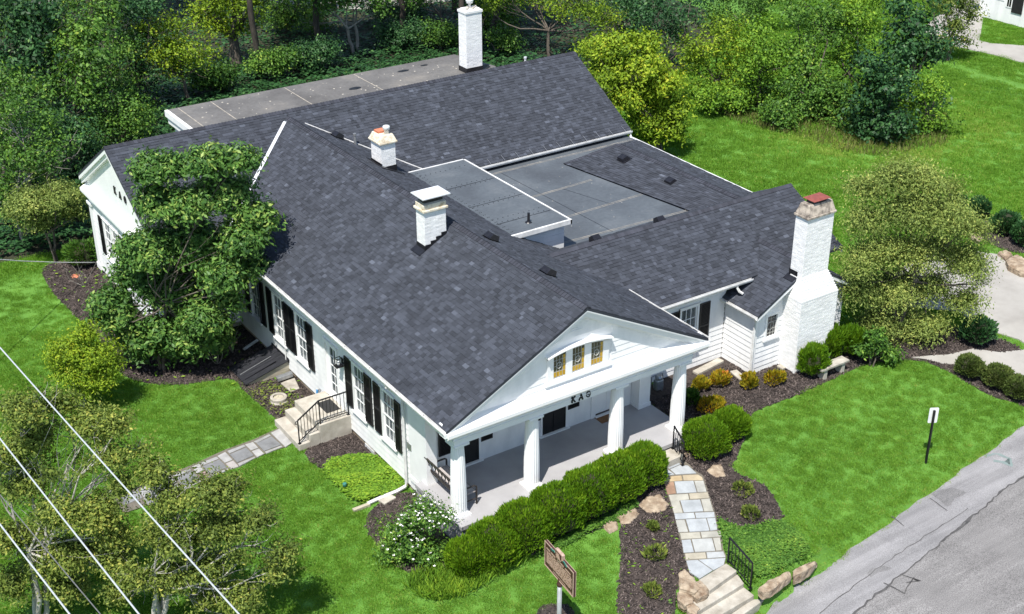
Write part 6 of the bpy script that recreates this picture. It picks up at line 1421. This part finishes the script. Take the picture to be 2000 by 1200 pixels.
for (nm, lb, b, lob, mt_, lf_, st_) in BG:
    base = G(*b); lob = [(u, v, r*1.22) for u, v, r in lob]
    if nm in ('thicket_shrub', 'cherry_laurel', 'broadleaf_shrub', 'vine_tree', 'vine_mound', 'evergreen_tree', 'tangled_tree', 'broadleaf_tree'):   # leafy to the ground
        um = sum(u for u, v, r in lob)/len(lob); lo_ = max(v for u, v, r in lob); lob += [(um+dx, lo_+(b[1]-lo_)*f_, 34) for dx, f_ in ((-34, .45), (34, .5), (0, .7))]
    area = sum(r*r for _, _, r in lob)*px2m(base)**2; lf_ = lf_*.82; n = int(min(26000, max(4000, area*270*(.2/lf_)**1.3)))
    tall = b == (463, 136)
    tree(nm, lb, base, lob, mt_, n, lf_*1.05, .55, .34 if tall else .11, st_, spray=7, spread=.28, thr=-.5, shell=.35, group='woods and thicket', cat='shrub' if 'shrub' in nm else 'tree', tone=.42, twigs=2 if nm in ('locust_tree', 'tangled_tree') else 0, bare=3 if nm in ('locust_tree', 'tangled_tree') else 0, bark='bark_pale' if nm in ('tangled_tree', 'twin_trunk_tree') else 'bark', nf=.9)
# deeper woods that close the view at the top and shade the ground there
DW = [(23.5, 38), (13, 43), (18, 45), (23.5, 45), (28, 42), (30, 49), (36, 51), (16, 53), (24, 55), (8, 57), (0, 60), (-8, 56)]
for i, (x, y) in enumerate(DW):
    h = 15+prng.uniform(-1, 2); z = float(ground(x, y)); t = thing('forest_tree', (x, y, z), 'tall dark forest tree in the deep woods behind the house', 'tree', 'deep woods trees')
    mb = MB(); limb(mb, (x, y, z-.2), (x+prng.uniform(-.6, .6), y, z+h*.7), .2, .12, .03, 6, 10)
    lob = []
    for k in range(8):
        a = prng.uniform(0, 6.28); rr_ = prng.uniform(.3, 2.8); r = prng.uniform(1.5, 2.2); c = np.array((x+rr_*math.cos(a), y+rr_*math.sin(a), z+prng.uniform(10.5, h-1))); lob.append((c, np.array((r, r, r*.8)))); limb(mb, (x, y, z+h*.5), c, .1, .03, .1, 5, 5)
    mb.build('trunk', M['bark_dark'], t, smooth=True)
    P, O, T = crown_points(lob, 6500, 7, .3, .4, -.4, i*1.7, .8); quads_obj('crown', leaves(P, O, .40, .6), np.clip(.42+T+prng.normal(0, .16, len(P)), 0, 1), L['dark' if i % 3 else 'mid'], t)
# --- low leafy masses nobody could count
def cover(name, label, cat, poly, n, h, leaf, mat, width=.5, tone=.5, up=.8, rnd=.6, mound=0.0, blades=False):
    xs = np.array([q[0] for q in poly]); ys = np.array([q[1] for q in poly]); P = []
    while sum(map(len, P)) < n:
        c = np.stack([prng.uniform(xs.min(), xs.max(), n*2), prng.uniform(ys.min(), ys.max(), n*2)], 1); P.append(c[inside(poly, c[:, 0], c[:, 1])])
    c = np.concatenate(P)[:n]+prng.normal(0, .07, (n, 2))*(prng.random((n, 1)) < .5); hn = vnoise(np.c_[c, np.zeros(n)], 2.4, 1.0)*.5+.6
    z = ground(c[:, 0], c[:, 1])+.03+h*prng.random(n)**.6*np.clip(hn, .15, 1.2); p = np.c_[c, z]
    if blades:
        d = unit(n)*.55+np.array((0, 0, 1)); d /= np.linalg.norm(d, axis=1, keepdims=True); s = np.cross(d, unit(n)); s /= np.linalg.norm(s, axis=1, keepdims=True)+1e-9; sz = leaf*prng.uniform(.6, 1.2, (n, 1))
        q = np.stack([p, p+d*sz*.5+s*sz*width*.5, p+d*sz+unit(n)*sz*.2, p+d*sz*.5-s*sz*width*.5], 1)
    else: q = leaves(p, np.tile((0, 0, 1.0), (n, 1)), leaf, width, up, rnd)
    o_ = quads_obj(name, q, np.clip(tone+(hn-.6)*.35+prng.normal(0, .15, n), 0, 1), L[mat]); return tag(o_, label, cat, kind='stuff')
gc1 = smooth_poly(gpoly([(636, 905), (700, 886), (760, 905), (800, 948), (770, 962), (700, 990), (672, 965), (632, 925)]), 2); EXCL.append(gc1)
cover('groundcover', 'bright lime groundcover patch along the left wall', 'groundcover', gc1, 7000, .2, .09, 'lime', .7, .5)
gc2 = smooth_poly(gpoly([(1400, 1010), (1425, 1028), (1460, 1035), (1535, 1018), (1570, 1060), (1580, 1090), (1540, 1105), (1490, 1135), (1460, 1120), (1418, 1085), (1410, 1050)]), 2); EXCL.append(gc2)
cover('groundcover', 'dark green trailing groundcover beside the step railing', 'groundcover', gc2, 9000, .16, .08, 'mid', .6, .5)
gc3 = smooth_poly(gpoly([(800, 1130), (850, 1120), (920, 1110), (1000, 1085), (1040, 1075), (1030, 1100), (960, 1140), (900, 1175), (830, 1180), (800, 1160)]), 2); EXCL.append(gc3)
cover('daylily_clump', 'arching yellow-green daylily leaves below the hedge', 'perennials', gc3, 3200, .06, .36, 'lime', .10, .55, blades=True)
gc4 = smooth_poly(gpoly([(1040, 1085), (1100, 1050), (1180, 1010), (1215, 985), (1240, 975), (1250, 990), (1200, 1020), (1130, 1055), (1060, 1090)]), 2); EXCL.append(gc4)
cover('ivy', 'dark ivy strip between hedge and lawn', 'groundcover', gc4, 3600, .16, .08, 'mid', .6, .42)
gc5 = smooth_poly(gpoly([(480, 770), (520, 745), (560, 760), (600, 790), (575, 815), (545, 815), (510, 795)]), 1)
cover('herb_patch', 'low straggly herbs around the stone planter ring', 'perennials', gc5, 380, .2, .10, 'olive', .4, .6)
cover('undergrowth', 'dense shade-loving leaves close behind the rear flat roof', 'undergrowth', [(-6, 27), (19, 26.4), (27, 30), (30, 46), (-6, 46)], 45000, .7, .24, 'dark', .6, .36)
cover('undergrowth', 'dark leafy undergrowth on the shaded slope behind the house', 'undergrowth', [(-20, 30), (-12, 27.5), (-4, 26.6), (19, 26.3), (26, 29), (34, 33), (48, 44), (48, 85), (-25, 85)], 70000, .6, .30, 'dark', .6, .42)
th = gpoly([(1350, 200), (1440, 190), (1560, 180), (1700, 240), (1850, 225), (1850, 285), (1780, 300), (1720, 310), (1640, 300), (1560, 270), (1500, 260), (1420, 235)])
cover('rough_grass', 'tall unmown grass and weeds along the thicket foot', 'grass', th, 5000, .06, .34, 'dry', .12, .2, blades=True)
cover('thicket_filler', 'leafy weeds filling the thicket foot', 'undergrowth', gpoly([(1350, 185), (1450, 170), (1600, 170), (1700, 210), (1830, 220), (1820, 270), (1700, 285), (1600, 245), (1480, 230), (1380, 215)]), 7000, .8, .2, 'mid', .6, .45)
# herb sprigs in the magnolia bed
cover('bed_sprouts', 'scattered small green sprouts in the magnolia bed', 'seedlings', BEDS[2], 260, .14, .16, 'lime', .4, .5)
cover('bed_sprouts', 'scattered small green sprouts in the path mulch strip', 'seedlings', BEDS[1], 90, .06, .12, 'lime', .4, .5)
bare = MB()
for (u, v) in ((455, 690), (425, 712), (165, 560), (225, 560)):
    p = G(u, v); t = thing('bare_shrub', tuple(p), {455: 'leafless twiggy shrub between the magnolia and the wall', 425: 'leafless twiggy shrub nearest the magnolia trunk in dark mulch', 165: 'leafless pale twiggy shrub in the mulch beside the orange lid', 225: 'leafless pale twiggy shrub right under the gable wall'}[u], 'shrub', 'bare shrubs'); mb = MB()
    for k in range(9): limb(mb, p, p+np.array((prng.normal(0, .3), prng.normal(0, .3), prng.uniform(.7, 1.3))), .014, .005, .1, 5, 4)
    mb.build('twigs', M['bark_pale'], t)

# ------------------------------------------------------------------ lawn blades and bark chips, instanced
def scatter(name, label, cat, pts, scale, tonev, src, mat):
    me = bpy.data.meshes.new(name); me.from_pydata(pts.tolist(), [], []); n = len(pts)
    for nm, arr in (('iscale', scale), ('irot', prng.uniform(0, 6.283, n)), ('itone', tonev)):
        at = me.attributes.new(nm, 'FLOAT', 'POINT'); at.data.foreach_set('value', np.asarray(arr, dtype=np.float32))
    o_ = link(name, me); tag(o_, label, cat, kind='stuff'); src.parent = o_
    ng = bpy.data.node_groups.new(name+'_scatter', 'GeometryNodeTree')
    ng.interface.new_socket('Geometry', in_out='INPUT', socket_type='NodeSocketGeometry'); ng.interface.new_socket('Geometry', in_out='OUTPUT', socket_type='NodeSocketGeometry')
    gi, go = ng.nodes.new('NodeGroupInput'), ng.nodes.new('NodeGroupOutput'); ip = ng.nodes.new('GeometryNodeInstanceOnPoints'); oi = ng.nodes.new('GeometryNodeObjectInfo'); oi.inputs[0].default_value = src
    def attr(nm):
        a = ng.nodes.new('GeometryNodeInputNamedAttribute'); a.data_type = 'FLOAT'; a.inputs[0].default_value = nm; return a.outputs[0]
    cx = ng.nodes.new('ShaderNodeCombineXYZ'); ng.links.new(attr('irot'), cx.inputs[2])
    mp = ng.nodes.new('GeometryNodeMeshToPoints'); ng.links.new(gi.outputs[0], mp.inputs[0])
    ng.links.new(mp.outputs[0], ip.inputs['Points']); ng.links.new(oi.outputs['Geometry'], ip.inputs['Instance']); ng.links.new(cx.outputs[0], ip.inputs['Rotation']); ng.links.new(attr('iscale'), ip.inputs['Scale'])
    ng.links.new(ip.outputs[0], go.inputs[0]); md = o_.modifiers.new('scatter', 'NODES'); md.node_group = ng
    return o_
def inst_tone(m):                              # add the per-instance tone to the per-face tone
    nt = m.node_tree; at = next(n for n in nt.nodes if n.type == 'ATTRIBUTE'); ia = N(nt, 'ShaderNodeAttribute', attribute_name='itone', attribute_type='INSTANCER')
    ad = N(nt, 'ShaderNodeMath', operation='ADD'); nt.links.new(at.outputs['Fac'], ad.inputs[0]); nt.links.new(ia.outputs['Fac'], ad.inputs[1])
    for l in list(nt.links):
        if l.from_node == at and l.to_node.type == 'VALTORGB': tgt = l.to_socket; nt.links.remove(l); nt.links.new(ad.outputs[0], tgt)
inst_tone(L['grass']); inst_tone(L['chip'])
def field(x0, x1, y0, y1, dens):
    n = int((x1-x0)*(y1-y0)*dens); c = np.stack([prng.uniform(x0, x1, n), prng.uniform(y0, y1, n)], 1); k = np.ones(n, bool)
    for p in EXCL: k &= ~inside(p, c[:, 0], c[:, 1])
    return c[k]
def in_view(c, pad=60):
    v = np.c_[c, ground(c[:, 0], c[:, 1])]-CAM; z = v@_fw; u = 1000+FPX*(v@_rt)/z; w = 600-FPX*(v@_up)/z
    return (u > -700) & (u < 2700) & (w > -250) & (w < 2200)
near = field(-15, 24, -9, 20, 62); far = field(16, 62, 2, 46, 20); far = far[(far[:, 0] > 24) | (far[:, 1] > 20)]; left = field(-16, 0, 15, 30, 30); left = left[(left[:, 0] < -13) | (left[:, 1] > 20)]
pts = np.concatenate([near, far, left]); pts = pts[in_view(pts)]
zz = ground(pts[:, 0], pts[:, 1]); P3 = np.c_[pts, zz]
patch = vnoise(np.c_[pts, np.zeros(len(pts))], .45, 3)*.10+vnoise(np.c_[pts, np.zeros(len(pts))], 1.3, 1)*.05+vnoise(np.c_[pts, np.zeros(len(pts))], 6.9, 1)*.04+np.where(prng.random(len(pts)) < .03, .3, 0)
dryr = np.zeros(len(pts))
for (u, v, rad, amp) in ((1885, 215, 3, .26), (1960, 260, 2.6, .14), (1800, 300, 2.2, .22), (1650, 285, 2.2, .28), (1580, 270, 2, .22), (1950, 190, 3, -.15), (1450, 900, 1.2, .16), (1880, 340, 5, .1), (300, 880, 1.5, .14), (560, 830, .8, .22), (1330, 860, 2, .0)):
    q = G(u, v); dryr += amp*np.exp(-(((pts[:, 0]-q[0])**2+(pts[:, 1]-q[1])**2)/rad**2))*(1+.5*vnoise(np.c_[pts, np.zeros(len(pts))], 2.2, u))
rdist = pts[:, 1]-road_y(pts[:, 0]); dryr += np.where(rdist < .35, .28*(1-rdist/.35), 0)
edge = np.zeros(len(pts))
sc = np.where(np.linalg.norm(P3-CAM, axis=1) > 58, 1.7, 1.0)*prng.uniform(.6, 1.35, len(pts))
nb2 = 60; a = prng.uniform(0, 6.283, nb2); rr_ = .17*np.sqrt(prng.random(nb2)); bp_ = np.c_[rr_*np.cos(a), rr_*np.sin(a), np.zeros(nb2)]
ln = prng.uniform(.03, .065, (nb2, 1)); lean = np.c_[prng.normal(0, .6, (nb2, 2)), np.ones(nb2)]; lean /= np.linalg.norm(lean, axis=1, keepdims=True); sd = np.cross(lean, unit(nb2)); sd /= np.linalg.norm(sd, axis=1, keepdims=True)
tq = np.stack([bp_-sd*.006, bp_+sd*.006, bp_+lean*ln+sd*.003, bp_+lean*ln-sd*.003], 1)
tuft = quads_obj('grass_tuft', tq, np.clip(prng.normal(.48, .18, nb2), 0, 1), L['grass'])
scatter('lawn_grass', 'bright green mown lawn grass around the house', 'grass', P3, sc, patch+dryr+prng.normal(0, .06, len(pts)), tuft, None)
tuft.matrix_world = Matrix.Translation((float(P3[0][0]), float(P3[0][1]), float(P3[0][2])))
# bark chips on the beds
cp = []
for p in BEDS:
    xs = [q[0] for q in p]; ys = [q[1] for q in p]; n = int((max(xs)-min(xs))*(max(ys)-min(ys))*170); c = np.stack([prng.uniform(min(xs), max(xs), n), prng.uniform(min(ys), max(ys), n)], 1)
    k = inside(p, c[:, 0], c[:, 1])
    for h in HOUSE_FP+[pm]+CONC: k &= ~inside(h, c[:, 0], c[:, 1])
    cp.append(c[k])
cp = np.concatenate(cp); cp = cp[in_view(cp)]; C3 = np.c_[cp, ground(cp[:, 0], cp[:, 1])+.032]
mb = MB(); rr = random.Random(3)
for k in range(4):
    c = np.array((rr.uniform(-.05, .05), rr.uniform(-.05, .05), rr.uniform(-.004, .012))); d = np.array((rr.uniform(-1, 1), rr.uniform(-1, 1), rr.uniform(-.4, .4))); d /= np.linalg.norm(d); mb.bar(c-d*.03, c+d*.03, rr.uniform(.012, .025), .008, tone=rr.uniform(.2, .9)**1.6)
chip = mb.build('bark_chips', L['chip'])
scatter('mulch_chips', 'dark shredded bark mulch spread over the beds', 'mulch', C3, prng.uniform(.6, 1.5, len(cp)), prng.normal(0, .22, len(cp)), chip, None)
chip.matrix_world = Matrix.Translation(Vector(C3[0]))
